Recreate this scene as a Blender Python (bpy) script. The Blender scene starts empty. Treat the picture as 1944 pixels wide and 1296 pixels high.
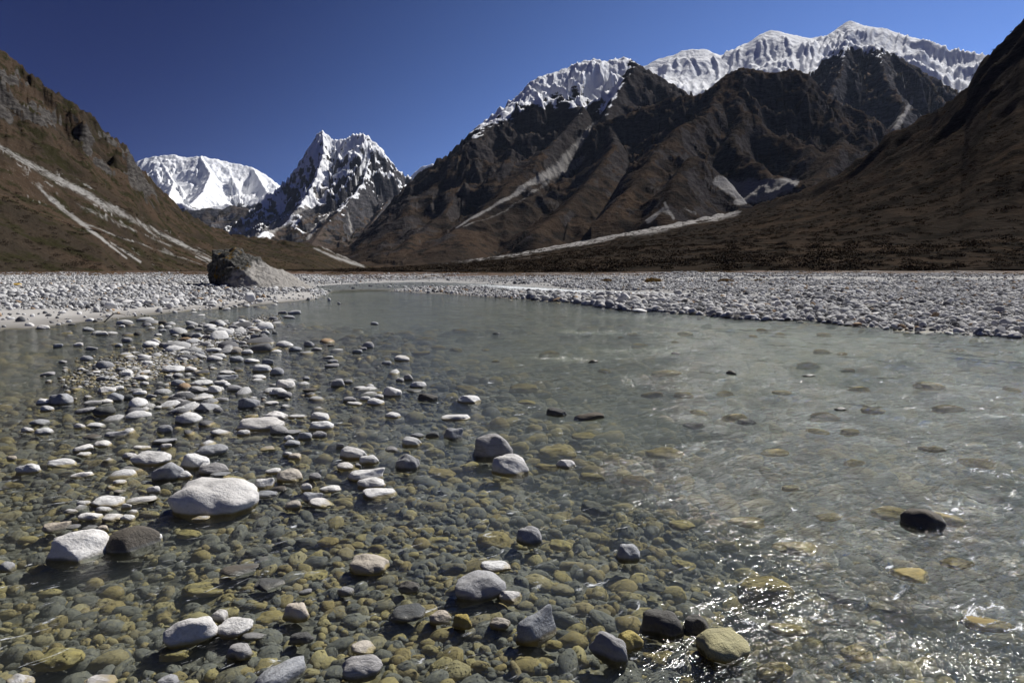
import bpy, bmesh, math, random
import numpy as np
from mathutils import Vector, Matrix
random.seed(7); rng = np.random.default_rng(11)
scene = bpy.context.scene
C = scene.collection

# ------------------------------------------------------------------ camera
F = 1250.0; CX = 972.0; CY = 648.0; HOR = 514.0; H = 1.6      # measures in photograph pixels (1944 wide)
pitch = math.atan((CY - HOR) / F)
cam_d = bpy.data.cameras.new('camera'); cam = bpy.data.objects.new('camera', cam_d); C.objects.link(cam)
cam_d.sensor_width = 36.0; cam_d.lens = F / 1944 * 36.0
cam_d.clip_start = 0.05; cam_d.clip_end = 60000
cam.location = (0, 0, H); cam.rotation_euler = (math.pi/2 - pitch, 0, 0)
scene.camera = cam
cp, sp = math.cos(pitch), math.sin(pitch)

# ------------------------------------------------------------------ light
SUN_EL, SUN_AZ = math.radians(46), math.radians(43)           # azimuth to the right of the view
w = bpy.data.worlds.new('World'); scene.world = w; w.use_nodes = True
nt = w.node_tree; nt.nodes.clear()
def N(nt, t, **k):
    n = nt.nodes.new(t)
    for a, b in k.items(): setattr(n, a, b)
    return n
wo = N(nt, 'ShaderNodeOutputWorld'); bg = N(nt, 'ShaderNodeBackground')
sky = N(nt, 'ShaderNodeTexSky', sky_type='NISHITA')
sky.sun_disc = False; sky.sun_elevation = SUN_EL; sky.sun_rotation = SUN_AZ
sky.altitude = 4000; sky.air_density = 0.8; sky.dust_density = 0.0; sky.ozone_density = 3.0
# a polarising filter: darker and deeper blue away from the sun's side
geo = N(nt, 'ShaderNodeNewGeometry')
dot = N(nt, 'ShaderNodeVectorMath', operation='DOT_PRODUCT')
pd = Vector((0.80, 0.50, -0.45)).normalized(); dot.inputs[1].default_value = pd
nt.links.new(geo.outputs['Incoming'], dot.inputs[0])
mr = N(nt, 'ShaderNodeMapRange', interpolation_type='SMOOTHSTEP')
mr.inputs['From Min'].default_value = 0.15; mr.inputs['From Max'].default_value = -1.0
nt.links.new(dot.outputs['Value'], mr.inputs['Value'])
ramp = N(nt, 'ShaderNodeMix', data_type='RGBA')
ramp.inputs['A'].default_value = (0.045, 0.068, 0.19, 1); ramp.inputs['B'].default_value = (.80, .88, 1.10, 1)
nt.links.new(mr.outputs['Result'], ramp.inputs['Factor'])
mul = N(nt, 'ShaderNodeMix', data_type='RGBA', blend_type='MULTIPLY'); mul.inputs['Factor'].default_value = 1
nt.links.new(sky.outputs[0], mul.inputs['A']); nt.links.new(ramp.outputs['Result'], mul.inputs['B'])
nt.links.new(mul.outputs['Result'], bg.inputs['Color']); bg.inputs['Strength'].default_value = 0.11
nt.links.new(bg.outputs[0], wo.inputs[0])
sd = Vector((math.sin(SUN_AZ)*math.cos(SUN_EL), math.cos(SUN_AZ)*math.cos(SUN_EL), math.sin(SUN_EL)))
sl = bpy.data.lights.new('sun', 'SUN'); sl.energy = 4.2; sl.angle = math.radians(0.53); sl.color = (1.0, 0.965, 0.91)
so = bpy.data.objects.new('sun', sl); C.objects.link(so); so.rotation_euler = (-sd).to_track_quat('-Z', 'Y').to_euler()
so.location = (0, 0, 50)
scene.view_settings.view_transform = 'Standard'; scene.view_settings.look = 'None'
scene.view_settings.exposure = 0.5; scene.view_settings.gamma = 1.0; scene.view_settings.use_curve_mapping = False
cy = scene.cycles
cy.use_denoising = True; cy.max_bounces = 6; cy.diffuse_bounces = 2; cy.glossy_bounces = 2
cy.transparent_max_bounces = 12; cy.volume_bounces = 1; cy.caustics_reflective = False; cy.caustics_refractive = False

# ------------------------------------------------------------------ helpers
def P(px, py, Y):                                              # the point at distance Y that the photograph shows at px, py
    px = np.asarray(px, float); py = np.asarray(py, float); Y = np.asarray(Y, float)
    dx = (px - CX) / F; dy = -(py - CY) / F
    vy = cp + dy * sp; vz = -sp + dy * cp
    return dx / vy * Y, Y, H + vz / vy * Y
def ground(px, py, z=0.0):                                     # where that ray meets height z
    dx = (px - CX) / F; dy = -(py - CY) / F
    vy = cp + dy * sp; vz = -sp + dy * cp
    s = (z - H) / vz
    return dx * s, vy * s
def proj(x, y, z):
    zz = z - H; d = y * cp - zz * sp; u = y * sp + zz * cp
    return CX + F * x / d, CY - F * u / d
_perm = np.random.default_rng(5).permutation(256); _perm = np.concatenate([_perm, _perm])
_ga = np.random.default_rng(6).uniform(0, 2*np.pi, 256); _gx, _gy = np.cos(_ga), np.sin(_ga)
def noise(x, y, seed=0):
    x = x + seed * 17.31; y = y - seed * 9.77
    xi = np.floor(x).astype(int); yi = np.floor(y).astype(int); xf = x - xi; yf = y - yi
    u = xf*xf*xf*(xf*(xf*6-15)+10); v = yf*yf*yf*(yf*(yf*6-15)+10)
    def g(i, j):
        h = _perm[(_perm[(xi+i) & 255] + yi + j) & 255]
        return _gx[h]*(xf-i) + _gy[h]*(yf-j)
    a = g(0,0); b = g(1,0); c = g(0,1); d = g(1,1)
    return 1.5*((a+(b-a)*u) + ((c+(d-c)*u) - (a+(b-a)*u))*v)
def fbm(x, y, o=5, seed=0, gain=.5):
    s = 0; a = 1; f = 1
    for i in range(o): s = s + a*noise(x*f, y*f, seed+i); a *= gain; f *= 2.03
    return s
def ridged(x, y, o=5, seed=0, gain=.5):
    s = 0; a = 1; f = 1; tot = 0; wgt = 1
    for i in range(o):
        n = (1 - np.abs(noise(x*f, y*f, seed+i))*1.6); n = np.clip(n, 0, 1)**2 * wgt
        wgt = np.clip(n*1.8, 0, 1); s = s + a*n; tot += a; a *= gain; f *= 2.07
    return s / tot
def sstep(a, b, x): t = np.clip((x-a)/(b-a), 0, 1); return t*t*(3-2*t)
def interp(pts, x, k=1): p = np.array(pts, float); return np.interp(x, p[:,0], p[:,k])

def link(o, parent=None):
    C.objects.link(o)
    if parent: o.parent = parent
    return o
def tag(o, label=None, cat=None, group=None, kind=None):
    if label: o['label'] = label
    if cat: o['category'] = cat
    if group: o['group'] = group
    if kind: o['kind'] = kind
    return o
def grid_mesh(name, X, Y, Z, mat, attrs=None, smooth=True):
    r, c = X.shape
    co = np.stack([X, Y, Z], -1).reshape(-1, 3).astype(np.float32)
    i = np.arange((r-1)*(c-1)); a = (i // (c-1))*c + i % (c-1)
    f = np.stack([a, a+1, a+c+1, a+c], -1).astype(np.int32)
    me = bpy.data.meshes.new(name)
    me.vertices.add(len(co)); me.vertices.foreach_set('co', co.ravel())
    me.loops.add(f.size); me.loops.foreach_set('vertex_index', f.ravel())
    me.polygons.add(len(f)); me.polygons.foreach_set('loop_start', np.arange(len(f), dtype=np.int32)*4)
    me.update(calc_edges=True); me.validate()
    if smooth: me.polygons.foreach_set('use_smooth', np.ones(len(f), bool))
    for k, v in (attrs or {}).items():
        at = me.attributes.new(k, 'FLOAT', 'POINT'); at.data.foreach_set('value', np.ascontiguousarray(v, np.float32).ravel())
    me.materials.append(mat)
    o = bpy.data.objects.new(name, me); return link(o)

# ---- material shorthand
class M:
    def __init__(s, name):
        s.m = bpy.data.materials.new(name); s.m.use_nodes = True; s.nt = s.m.node_tree; s.nt.nodes.clear()
        s.out = N(s.nt, 'ShaderNodeOutputMaterial')
    def n(s, t, **k): return N(s.nt, t, **k)
    def put(s, sock, v):
        if isinstance(v, bpy.types.NodeSocket): s.nt.links.new(v, sock)
        elif isinstance(v, (tuple, list)) and len(v) == 3 and sock.type == 'RGBA': sock.default_value = (*v, 1)
        else: sock.default_value = v
    def math(s, op, a, b=0.0, c=None, clamp=False):
        n = s.n('ShaderNodeMath', operation=op); n.use_clamp = clamp; s.put(n.inputs[0], a); s.put(n.inputs[1], b)
        if c is not None: s.put(n.inputs[2], c)
        return n.outputs[0]
    def mix(s, f, a, b, blend='MIX'):
        n = s.n('ShaderNodeMix', data_type='RGBA', blend_type=blend); s.put(n.inputs['Factor'], f); s.put(n.inputs['A'], a); s.put(n.inputs['B'], b)
        return n.outputs['Result']
    def ss(s, a, b, x):
        n = s.n('ShaderNodeMapRange', interpolation_type='SMOOTHSTEP'); s.put(n.inputs['From Min'], a); s.put(n.inputs['From Max'], b); s.put(n.inputs['Value'], x)
        return n.outputs['Result']
    def noise(s, vec, scale, detail=4, rough=.55, dist=0):
        n = s.n('ShaderNodeTexNoise'); s.put(n.inputs['Vector'], vec); n.inputs['Scale'].default_value = scale
        n.inputs['Detail'].default_value = detail; n.inputs['Roughness'].default_value = rough; n.inputs['Distortion'].default_value = dist
        return n.outputs['Fac']
    def vor(s, vec, scale, feat='F1', out='Distance'):
        n = s.n('ShaderNodeTexVoronoi', feature=feat); s.put(n.inputs['Vector'], vec); n.inputs['Scale'].default_value = scale
        return n.outputs[out]
    def mapping(s, vec, scale=(1,1,1), rot=(0,0,0)):
        n = s.n('ShaderNodeMapping'); s.put(n.inputs['Vector'], vec); n.inputs['Scale'].default_value = scale; n.inputs['Rotation'].default_value = rot
        return n.outputs[0]
    def attr(s, name): n = s.n('ShaderNodeAttribute', attribute_name=name); return n.outputs['Fac']
    def bump(s, h, strength=.5, dist=.1, normal=None):
        n = s.n('ShaderNodeBump'); s.put(n.inputs['Height'], h); s.put(n.inputs['Strength'], strength); s.put(n.inputs['Distance'], dist)
        if normal is not None: s.put(n.inputs['Normal'], normal)
        return n.outputs[0]
    def pos(s): return s.n('ShaderNodeNewGeometry').outputs['Position']
    def sep(s, v): n = s.n('ShaderNodeSeparateXYZ'); s.put(n.inputs[0], v); return n.outputs
    def pbsdf(s, col, rough=.9, normal=None, spec=.25):
        n = s.n('ShaderNodeBsdfPrincipled'); s.put(n.inputs['Base Color'], col); s.put(n.inputs['Roughness'], rough)
        s.put(n.inputs['Specular IOR Level'], spec)
        if normal is not None: s.put(n.inputs['Normal'], normal)
        s.nt.links.new(n.outputs[0], s.out.inputs['Surface']); return n

# ------------------------------------------------------------------ mountain material
def mountain_mat(name, S, grass=(.055,.034,.017), grass2=(.10,.058,.026), rock=(.050,.044,.043), rock2=(.095,.085,.080),
                 scree=(.36,.345,.33), bumpd=1.0, dark=(.028,.024,.016), rth=.76, snz=1.1):
    """S: size in metres of the larger texture patches."""
    m = M(name); p = m.pos()
    nrm = m.n('ShaderNodeNewGeometry').outputs['Normal']; nz = m.sep(nrm)[2]
    big = m.noise(p, 1/S, 5, .6); med = m.noise(p, 5/S, 5, .65); fin = m.noise(p, 28/S, 4, .7)
    strat = m.noise(m.mapping(p, (1,1,3.2), (0,.35,.2)), 7/S, 5, .7)
    g = m.mix(m.ss(.42,.6,big), grass, grass2); g = m.mix(m.ss(.47,.60,med), g, dark); spk = m.vor(p, 40/S, 'F1', 'Distance'); g = m.mix(m.math('MULTIPLY', m.ss(.16,.08,spk), m.ss(.5,.6,big)), g, (.15,.14,.125))
    g = m.mix(m.math('MULTIPLY', m.ss(.55,.75,fin), .5), g, (.085,.068,.048))
    r = m.mix(m.ss(.35,.65,strat), rock, rock2); r = m.mix(m.ss(.5,.7,fin), r, (.035,.032,.032))
    slope = m.math('ADD', m.math('MULTIPLY', nz, -1.0), m.math('MULTIPLY', m.math('SUBTRACT', med, .5), .35))
    rk = m.ss(.0, .10, m.math('ADD', m.math('ADD', slope, rth), m.math('MULTIPLY', m.math('SUBTRACT', m.attr('rock'), .5), .8)))
    col = m.mix(rk, g, r)
    sc = m.math('MULTIPLY', m.attr('scree'), 1.0)
    scf = m.ss(.30, .90, m.math('ADD', sc, m.math('MULTIPLY', m.math('SUBTRACT', m.math('ADD', m.math('MULTIPLY', fin, .5), m.math('MULTIPLY', med, .5)), .5), 2.0)))
    col = m.mix(scf, col, m.mix(med, scree, tuple(c*.75 for c in scree)))
    sn = m.attr('snow')
    snb = m.math('ADD', sn, m.math('ADD', m.math('MULTIPLY', m.math('SUBTRACT', strat, .5), 1.1), m.math('MULTIPLY', m.math('SUBTRACT', nz, .62), snz)))
    snf = m.math('MULTIPLY', m.ss(.44, .56, snb), m.ss(.02, .08, sn))
    col = m.mix(snf, col, m.mix(fin, (.86,.88,.91), (.93,.94,.95)))
    h = m.math('ADD', m.math('MULTIPLY', strat, .6), m.math('ADD', m.math('MULTIPLY', med, .6), m.math('MULTIPLY', fin, .3)))
    flu = m.noise(m.mapping(p, (1,1,.16)), 22/S, 4, .6)
    h = m.math('ADD', h, m.math('MULTIPLY', m.math('MULTIPLY', flu, snf), 1.3))
    b = m.bump(h, m.math('MULTIPLY_ADD', snf, -.3, .6), S*.06*bumpd)
    m.pbsdf(col, m.math('MULTIPLY_ADD', snf, -.25, .95), b, 0.0)
    return m.m

def seg_eval(X, Y, ridges, floor):
    best = floor.copy(); T = np.ones_like(X); S = np.zeros_like(X); HC = np.zeros_like(X); K = np.zeros_like(X)
    s0 = 0
    for k, (pts, p) in enumerate(ridges):
        a = np.array(pts, float); rx, ry, rz = P(a[:,0], a[:,1], a[:,2]); W = a[:,3]
        for i in range(len(a)-1):
            ax, ay, bx, by = rx[i], ry[i], rx[i+1], ry[i+1]; L = math.hypot(bx-ax, by-ay)
            t = np.clip(((X-ax)*(bx-ax)+(Y-ay)*(by-ay))/(L*L), 0, 1)
            d = np.hypot(X-(ax+t*(bx-ax)), Y-(ay+t*(by-ay))); ww = W[i]+t*(W[i+1]-W[i]); hc = rz[i]+t*(rz[i+1]-rz[i])
            u = np.clip(d/ww, 0, 1); h = floor + (hc-floor)*(1-u)**p
            mk = h > best
            best[mk] = h[mk]; T[mk] = u[mk]; S[mk] = (s0+t*L)[mk]; HC[mk] = (hc-floor)[mk]; K[mk] = k
            s0 += L
        s0 += 999
    return best, T, S, HC, K

def polyline_mask(px, py, lines):
    m = np.zeros_like(px)
    for pts, strength in lines:
        for (x0,y0,w0),(x1,y1,w1) in zip(pts, pts[1:]):
            L2 = (x1-x0)**2+(y1-y0)**2; t = np.clip(((px-x0)*(x1-x0)+(py-y0)*(y1-y0))/L2, 0, 1)
            d = np.hypot(px-(x0+t*(x1-x0)), py-(y0+t*(y1-y0))); ww = w0+t*(w1-w0)
            m = np.maximum(m, strength*np.clip(1.25-.75*d/np.maximum(ww,.5), 0, 1))
    return m

def fit_skyline(Xg, Yg, Z, skyline, sig=5):
    if skyline is None: return Z
    t = Xg[0]/Yg[0]; el = ((Z-H)/Yg); mx = el.max(0); i = el.argmax(0)
    px, _ = proj(Xg[i, np.arange(len(t))], Yg[i, np.arange(len(t))], Z[i, np.arange(len(t))])
    sk = np.array(skyline, float); want = np.interp(px, sk[:,0], sk[:,1])
    _, _, wz = P(px, want, np.ones_like(px)*1000.0); k = ((wz-H)/1000)/np.maximum(mx, 1e-4)
    k = np.clip(k, .3, 2.2); kn = np.exp(-.5*(np.arange(-3*sig, 3*sig+1)/sig)**2); kn /= kn.sum()
    k = np.convolve(np.pad(k, 3*sig, mode='edge'), kn, 'valid')
    return np.where(Z > H, H+(Z-H)*k[None,:], Z)

def loft(name, px0, px1, nc, Y0, Y1, nr, crest, foot, expo, mat, floor, sdir, L, gul=.05, ns=.05, cr=.01, seed=1, scree=(), rock=None, ypow=1.5, sig=6, streak=0):
    t = (np.linspace(px0, px1, nc)-CX)/F/1.0; yy = Y0+(Y1-Y0)*np.linspace(0, 1, nr)**ypow
    Yg, Tg = np.meshgrid(yy, t, indexing='ij'); Xg = Yg*Tg
    c = np.array(crest, float); _, _, cz = P(c[:,0], c[:,1], c[:,2]); ct = np.array([P(*q[:3])[0]/q[2] for q in c])
    Yc = np.interp(Tg, ct, c[:,2]); Zc = np.interp(Tg, ct, cz); f_ = np.array(foot, float); Yf = np.interp(Tg, (f_[:,0]-CX)/F, f_[:,1])
    p_ = np.interp(Tg, (np.array(expo, float)[:,0]-CX)/F, np.array(expo, float)[:,1])
    fl = floor(Xg, Yg); wob = L*.5*fbm(Xg/L, Yg/L, 3, seed+2)
    v = np.clip((Yg-Yf+wob*.3)/(Yc-Yf), 0, 1); back = np.clip(Yg-Yc, 0, None)
    Zb = fl+(Zc-fl)*v**p_ - back*.45
    hh = np.clip(Zb-fl, 0, None)
    S = Xg*sdir[0]+Yg*sdir[1]; D = -Xg*sdir[1]+Yg*sdir[0]
    sw = S+L*.5*fbm(Xg/L*.8, Yg/L*.8, 3, seed+3)
    g = ridged(sw/L, D/L*.28, 4, seed+7, .45)-.45; r2 = ridged(Xg/L*1.2, Yg/L*1.2, 5, seed+11, .5)-.4
    amp = np.minimum(hh, L*1.2)
    Z = Zb+amp*(gul*g+ns*r2+cr*fbm(Xg/L*9, Yg/L*9, 4, seed+19, .55))
    Z = fit_skyline(Xg, Yg, Z, [q[:2] for q in crest], sig)
    px, py = proj(Xg, Yg, Z); nz = fbm(Xg/L*3, Yg/L*3, 4, seed+23)
    at = {'snow': np.zeros_like(Z), 'scree': polyline_mask(px+nz*7, py+nz*5, scree)*np.clip(.95+.35*nz, .5, 1.1), 'rock': np.clip(rock(px, py, nz), 0, 1)}
    if streak:                                                  # many thin debris chutes running down the slope side by side
        q = py-.54*px; bnd = np.exp(-((q-285)/32)**2)+.8*np.exp(-((q-345)/14)**2)*(px > 50)
        st_ = noise(q/3.2+nz*.5, px/90, 91)+.6*noise(q/1.6, px/50, 92)
        at['scree'] = np.maximum(at['scree'], .85*np.clip(bnd, 0, 1)*sstep(.1, .6, st_)*sstep(-.5, .2, fbm(px/45, py/25, 3, 93))*(px < 420))
    o = grid_mesh(name, Xg, Yg, Z, mat, at); o['kind'] = 'structure'
    return o, (Xg, Yg, Z, px, py)

def patch(name, px0, px1, nc, Y0, Y1, nr, ridges, mat, floor=lambda X, Y: 3+0*X, gul=.16, gl=.22, ns=.10, seed=1, snow=None, scree=(),
          rock=None, ypow=1.0, crest=.012, snow_noise=25, warp=.12, skyline=None, blur=0, flute=False):
    if skyline is None: skyline = [q[:2] for q in ridges[0][0]]
    t = (np.linspace(px0, px1, nc)-CX)/F; v = np.linspace(0, 1, nr)**ypow; yy = Y0+(Y1-Y0)*v
    Yg, Tg = np.meshgrid(yy, t, indexing='ij'); Xg = Yg*Tg*1.005
    fl = floor(Xg, Yg)
    Wm = np.mean([q[3] for r in ridges for q in r[0]])
    _, u0, _, _, _ = seg_eval(Xg, Yg, ridges, fl)
    wa = Wm*warp*sstep(0, .35, u0)
    wx = fbm(Xg/(Wm*.45), Yg/(Wm*.45), 4, seed+30)*wa; wy = fbm(Xg/(Wm*.45), Yg/(Wm*.45), 4, seed+60)*wa
    Z, U, S, HC, K = seg_eval(Xg+wx, Yg+wy, ridges, fl)
    if blur:
        kn = np.exp(-.5*(np.arange(-3*blur, 3*blur+1)/blur)**2); kn /= kn.sum()
        def bl(A, ax): return np.apply_along_axis(lambda q: np.convolve(np.pad(q, 3*blur, mode='edge'), kn, 'valid'), ax, A)
        Z = bl(bl(Z, 0), 1); HC = bl(bl(HC, 0), 1); U = bl(bl(U, 0), 1)
    band = sstep(0, .12, U)*(1-sstep(.8, 1, U))
    sw = S + Wm*(.012 if flute else .10)*fbm(Xg/(Wm*.25), Yg/(Wm*.25), 4, seed+3)
    if flute: sw = Xg/Yg*5500 + 60*fbm(Xg/420, Yg/420, 3, seed+3)
    gr = ridged(sw/85, Yg/1500, 4, seed+7, .5) if flute else ridged(sw/(Wm*gl), U*(.35 if flute else 1.1)+K*3.7, 4, seed+7, .42)
    Z = Z + HC*gul*(gr-.45)*band
    r2 = ridged(Xg/(Wm*.30)+wx/Wm, Yg/(Wm*.30), 5, seed+11, .45)
    Z = Z + HC*ns*(r2-.4)*sstep(0, .2, U)*(1-sstep(.88, 1, U))
    Z = Z + HC*crest*fbm(Xg/(Wm*.045), Yg/(Wm*.045), 5, seed+19, .6)*(1-sstep(.9, 1, U))
    Z = fit_skyline(Xg, Yg, Z, skyline)
    X2 = Xg; px, py = proj(X2, Yg, Z)
    at = {}
    nz = fbm(Xg/(Wm*.12), Yg/(Wm*.12), 4, seed+23)
    if snow is None: sn = np.zeros_like(Z)
    else:
        line = interp(snow, px); sn = sstep(snow_noise, -snow_noise, (py-line)+nz*snow_noise*.9)
    at['snow'] = sn
    at['scree'] = polyline_mask(px+nz*3, py+nz*2, scree) if scree else np.zeros_like(Z)
    at['rock'] = np.full_like(Z, .5) if rock is None else np.clip(rock(px, py, nz), 0, 1)
    o = grid_mesh(name, X2, Yg, Z, mat, at)
    o['kind'] = 'structure'
    return o, (X2, Yg, Z, px, py)

# ------------------------------------------------------------------ the valley walls and peaks
MAT_far = mountain_mat('far_snow_rock', 900, grass=(.10,.085,.075), grass2=(.13,.11,.10), rock=(.10,.10,.105), rock2=(.2,.195,.20))
MAT_peak = mountain_mat('peak_rock', 420, grass=(.075,.058,.048), grass2=(.11,.085,.068), rock=(.04,.04,.043), rock2=(.11,.105,.11), snz=2.2)
MAT_mid = mountain_mat('mountain_ground', 260, grass=(.036,.028,.022), grass2=(.054,.038,.027), dark=(.020,.017,.015), scree=(.27,.26,.25), rock=(.030,.026,.026), rock2=(.062,.056,.054))
MAT_hill = mountain_mat('hillside_ground', 45, grass=(.036,.029,.022), grass2=(.058,.041,.029), scree=(.30,.29,.275), rock=(.035,.032,.030), rock2=(.10,.093,.086), dark=(.026,.024,.013), rth=.53)
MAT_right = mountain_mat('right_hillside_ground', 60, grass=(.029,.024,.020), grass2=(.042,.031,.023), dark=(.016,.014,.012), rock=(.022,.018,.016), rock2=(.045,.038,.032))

patch('snow_mountain', 180, 880, 420, 5600, 11500, 330,
  [([(180,340,9000,3000),(230,325,9000,3000),(270,302,9000,3200),(300,296,9000,3200),(330,294,9000,3400),(360,300,9000,3400),(380,296,8900,3400),(430,307,9000,3400),(480,318,9000,3200),(510,335,9000,3000),(530,352,9000,2600),(570,385,9000,2400),(640,410,9000,2000),(740,370,9000,1700),(785,330,9000,1500),(800,317,9000,1500),(820,311,9000,1500),(850,330,9000,1500),(880,360,9000,1500)], 1.7),
   ([(380,296,8900,2200),(400,330,8400,2000),(385,365,7700,1700),(350,400,7000,1400)], 1.4),
   ([(300,296,9000,1800),(330,345,8300,1500),(320,375,7500,1200)], 1.4),
   ([(480,318,9000,1800),(500,352,8300,1500),(520,385,7600,1200)], 1.4),
   ([(300,390,6300,900),(345,385,6300,900),(370,397,6200,900),(430,386,6300,1000),(475,398,6200,900),(540,395,6300,1000)], 1.4)],
  MAT_far, seed=3, snow=[(180,420),(330,395),(400,396),(450,388),(520,392),(700,380),(900,380)], snow_noise=12, gul=.10, ns=.09, gl=.10, crest=.01)

patch('rocky_peak', 380, 900, 420, 2900, 7600, 380,
  [([(380,452,5200,1000),(430,432,5300,1200),(470,405,5400,1400),(495,377,5500,1600),(530,355,5500,1700),(545,340,5500,1700),(560,318,5500,1700),(580,290,5500,1700),(596,264,5500,1700),(603,252,5500,1700),(612,248,5500,1700),(622,256,5500,1700),(634,266,5500,1700),(655,264,5500,1700),(668,256,5450,1700),(690,253,5400,1700),(706,265,5400,1700),(725,281,5450,1700),(740,305,5500,1600),(755,322,5500,1500),(775,335,5500,1400),(800,362,5500,1300),(850,400,5500,1300),(900,430,5500,1000)], 1.9),
   ([(612,248,5500,900),(615,290,5250,900),(598,335,4950,900),(570,380,4600,900),(520,410,4300,800),(460,440,3900,650)], 1.4),
   ([(690,253,5400,800),(700,300,5200,800),(690,345,4900,800),(655,390,4500,800),(615,430,4100,650),(590,462,3700,500)], 1.4),
   ([(755,322,5500,800),(742,370,5000,800),(715,410,4500,700),(690,450,4000,600),(665,490,3500,400)], 1.15)],
  MAT_peak, seed=9, snow=[(380,430),(470,415),(520,395),(560,385),(600,378),(640,365),(680,350),(720,340),(760,345),(800,360)], snow_noise=44, gul=.12, ns=.17, gl=.16, crest=.024,
  scree=[([(625,350,2),(575,400,5),(500,445,12),(470,455,14)],1.0),([(560,402,3),(470,432,6),(440,440,6)],1.0),([(640,395,2),(600,430,3),(585,452,4)],.9),([(660,400,2),(668,440,4)],.7)],
  rock=lambda px,py,n: .62+n*.3-sstep(360,460,py)*.15)

patch('snow_ridge', 1170, 2050, 460, 3400, 7600, 260,
  [([(1170,150,5500,2500),(1225,125,5500,2500),(1250,112,5500,2600),(1275,106,5500,2600),(1300,95,5500,2600),(1340,93,5500,3200),(1360,105,5500,3200),(1385,97,5500,3200),(1430,76,5500,3200),(1448,62,5500,3200),(1462,57,5500,3200),(1500,65,5500,3200),(1535,73,5500,3200),(1575,66,5500,3200),(1600,46,5500,3200),(1612,39,5500,3200),(1625,43,5500,3200),(1645,50,5500,3200),(1680,54,5500,3200),(1720,68,5500,3200),(1770,78,5500,3200),(1800,92,5500,3200),(1850,99,5500,3200),(1870,103,5500,3200),(1930,125,5500,3200),(2050,180,5500,2000)], 1.0),
   ([(1300,95,5500,800),(1310,140,5100,800),(1300,190,4600,700)],1.35),([(1340,93,5500,800),(1350,140,5000,800),(1372,185,4600,700)],1.35),
   ([(1462,57,5500,900),(1480,110,5000,900),(1440,165,4500,700)],1.35),([(1505,82,5100,700),(1540,105,4900,700),(1580,130,4700,600)],1.35),
   ([(1612,39,5500,900),(1625,85,5100,900),(1680,140,4600,800)],1.35),([(1770,78,5500,900),(1790,120,5000,900),(1840,165,4500,700)],1.35)],
  MAT_far, seed=14, snow=[(1170,260),(2050,260)], snow_noise=30, gul=.020, ns=.055, gl=.04, crest=.004, blur=1, flute=True, warp=.06,
  rock=lambda px,py,n: .5+.3*polyline_mask(px,py,[([(1480,110,12),(1505,88,10),(1540,108,12)],1.0)])+n*.1)

patch('dark_peak', 1480, 1960, 300, 2300, 4800, 260,
  [([(1480,170,3600,1000),(1550,132,3600,1100),(1565,108,3600,1200),(1582,92,3600,1200),(1605,76,3600,1300),(1622,84,3600,1300),(1645,88,3600,1300),(1660,81,3600,1300),(1700,104,3600,1200),(1760,140,3600,1200),(1820,175,3600,1200),(1960,250,3600,900)],1.6),
   ([(1605,76,3600,700),(1600,130,3300,700),(1570,190,3000,600)],1.35),([(1660,81,3600,700),(1680,150,3200,700),(1720,205,2900,600),(1700,240,2600,500)],1.35),
   ([(1760,140,3600,600),(1790,190,3300,600)],1.35)],
  MAT_peak, seed=21, blur=3, snow=[(1480,120),(1600,100),(1640,98),(1700,92),(1760,110),(1900,120)], snow_noise=26, gul=.14, ns=.10, gl=.15, crest=.015,
  scree=[([(1735,185,3),(1715,222,5),(1692,250,8)],.9)], rock=lambda px,py,n: .55+n*.4)

patch('rocky_mountain', 610, 1330, 560, 1250, 5000, 480,
  [([(610,540,1500,200),(656,490,1700,350),(668,460,1800,450),(700,430,1900,600),(730,396,2050,750),(770,350,2250,900),(800,325,2400,1000),(850,292,2600,1200),(880,264,2750,1300),(905,240,2850,1400),(930,222,2950,1450),(950,205,3050,1500),(985,180,3200,1550),(1003,158,3300,1600),(1020,147,3300,1600),(1060,135,3350,1600),(1100,118,3400,1600),(1125,112,3400,1600),(1150,116,3400,1600),(1170,112,3450,1600),(1190,108,3450,1600),(1205,118,3400,1600),(1260,150,3450,1400),(1330,190,3400,1200)],1.5),
   ([(1003,158,3300,600),(1050,185,3100,650),(1080,185,3000,650),(1110,205,2850,650),(1060,260,2550,600),(985,330,2200,500),(900,400,1900,400),(830,450,1650,260)],1.4),
   ([(1190,130,3100,600),(1210,121,3000,700),(1235,135,3000,700),(1285,172,2950,600)],1.2),
   ([(1210,121,3000,650),(1180,160,2850,650),(1150,215,2600,650),(1170,270,2300,600),(1130,330,2000,500),(1080,390,1700,420),(1010,440,1500,260)],1.4),
   ([(1285,172,2950,500),(1260,230,2500,500),(1230,300,2100,500),(1210,350,1850,400)],1.35),
   ([(880,264,2750,500),(890,310,2500,500),(850,370,2150,420),(790,420,1850,350),(750,470,1600,200)],1.35)],
  MAT_mid, seed=33, blur=4, snow=[(610,-300),(860,225),(905,245),(960,215),(1000,205),(1060,190),(1120,200),(1160,195),(1200,118),(1230,95),(1330,90)], snow_noise=26, gul=.09, ns=.12, gl=.17, crest=.012, ypow=1.15,
  scree=[([(1132,232,4),(1095,275,8),(1065,320,14),(1010,345,7),(950,385,3),(865,432,2)],.9),([(1040,345,5),(960,400,2),(880,430,1.5)],.6),([(1105,300,9),(1075,330,11)],.6),([(900,330,4),(880,370,3)],.5)],
  rock=lambda px,py,n: .55+.25*sstep(330,230,py)+.3*sstep(900,700,px)*sstep(500,420,py)-.25*sstep(330,430,py)*sstep(880,960,px)+n*.35)

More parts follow.
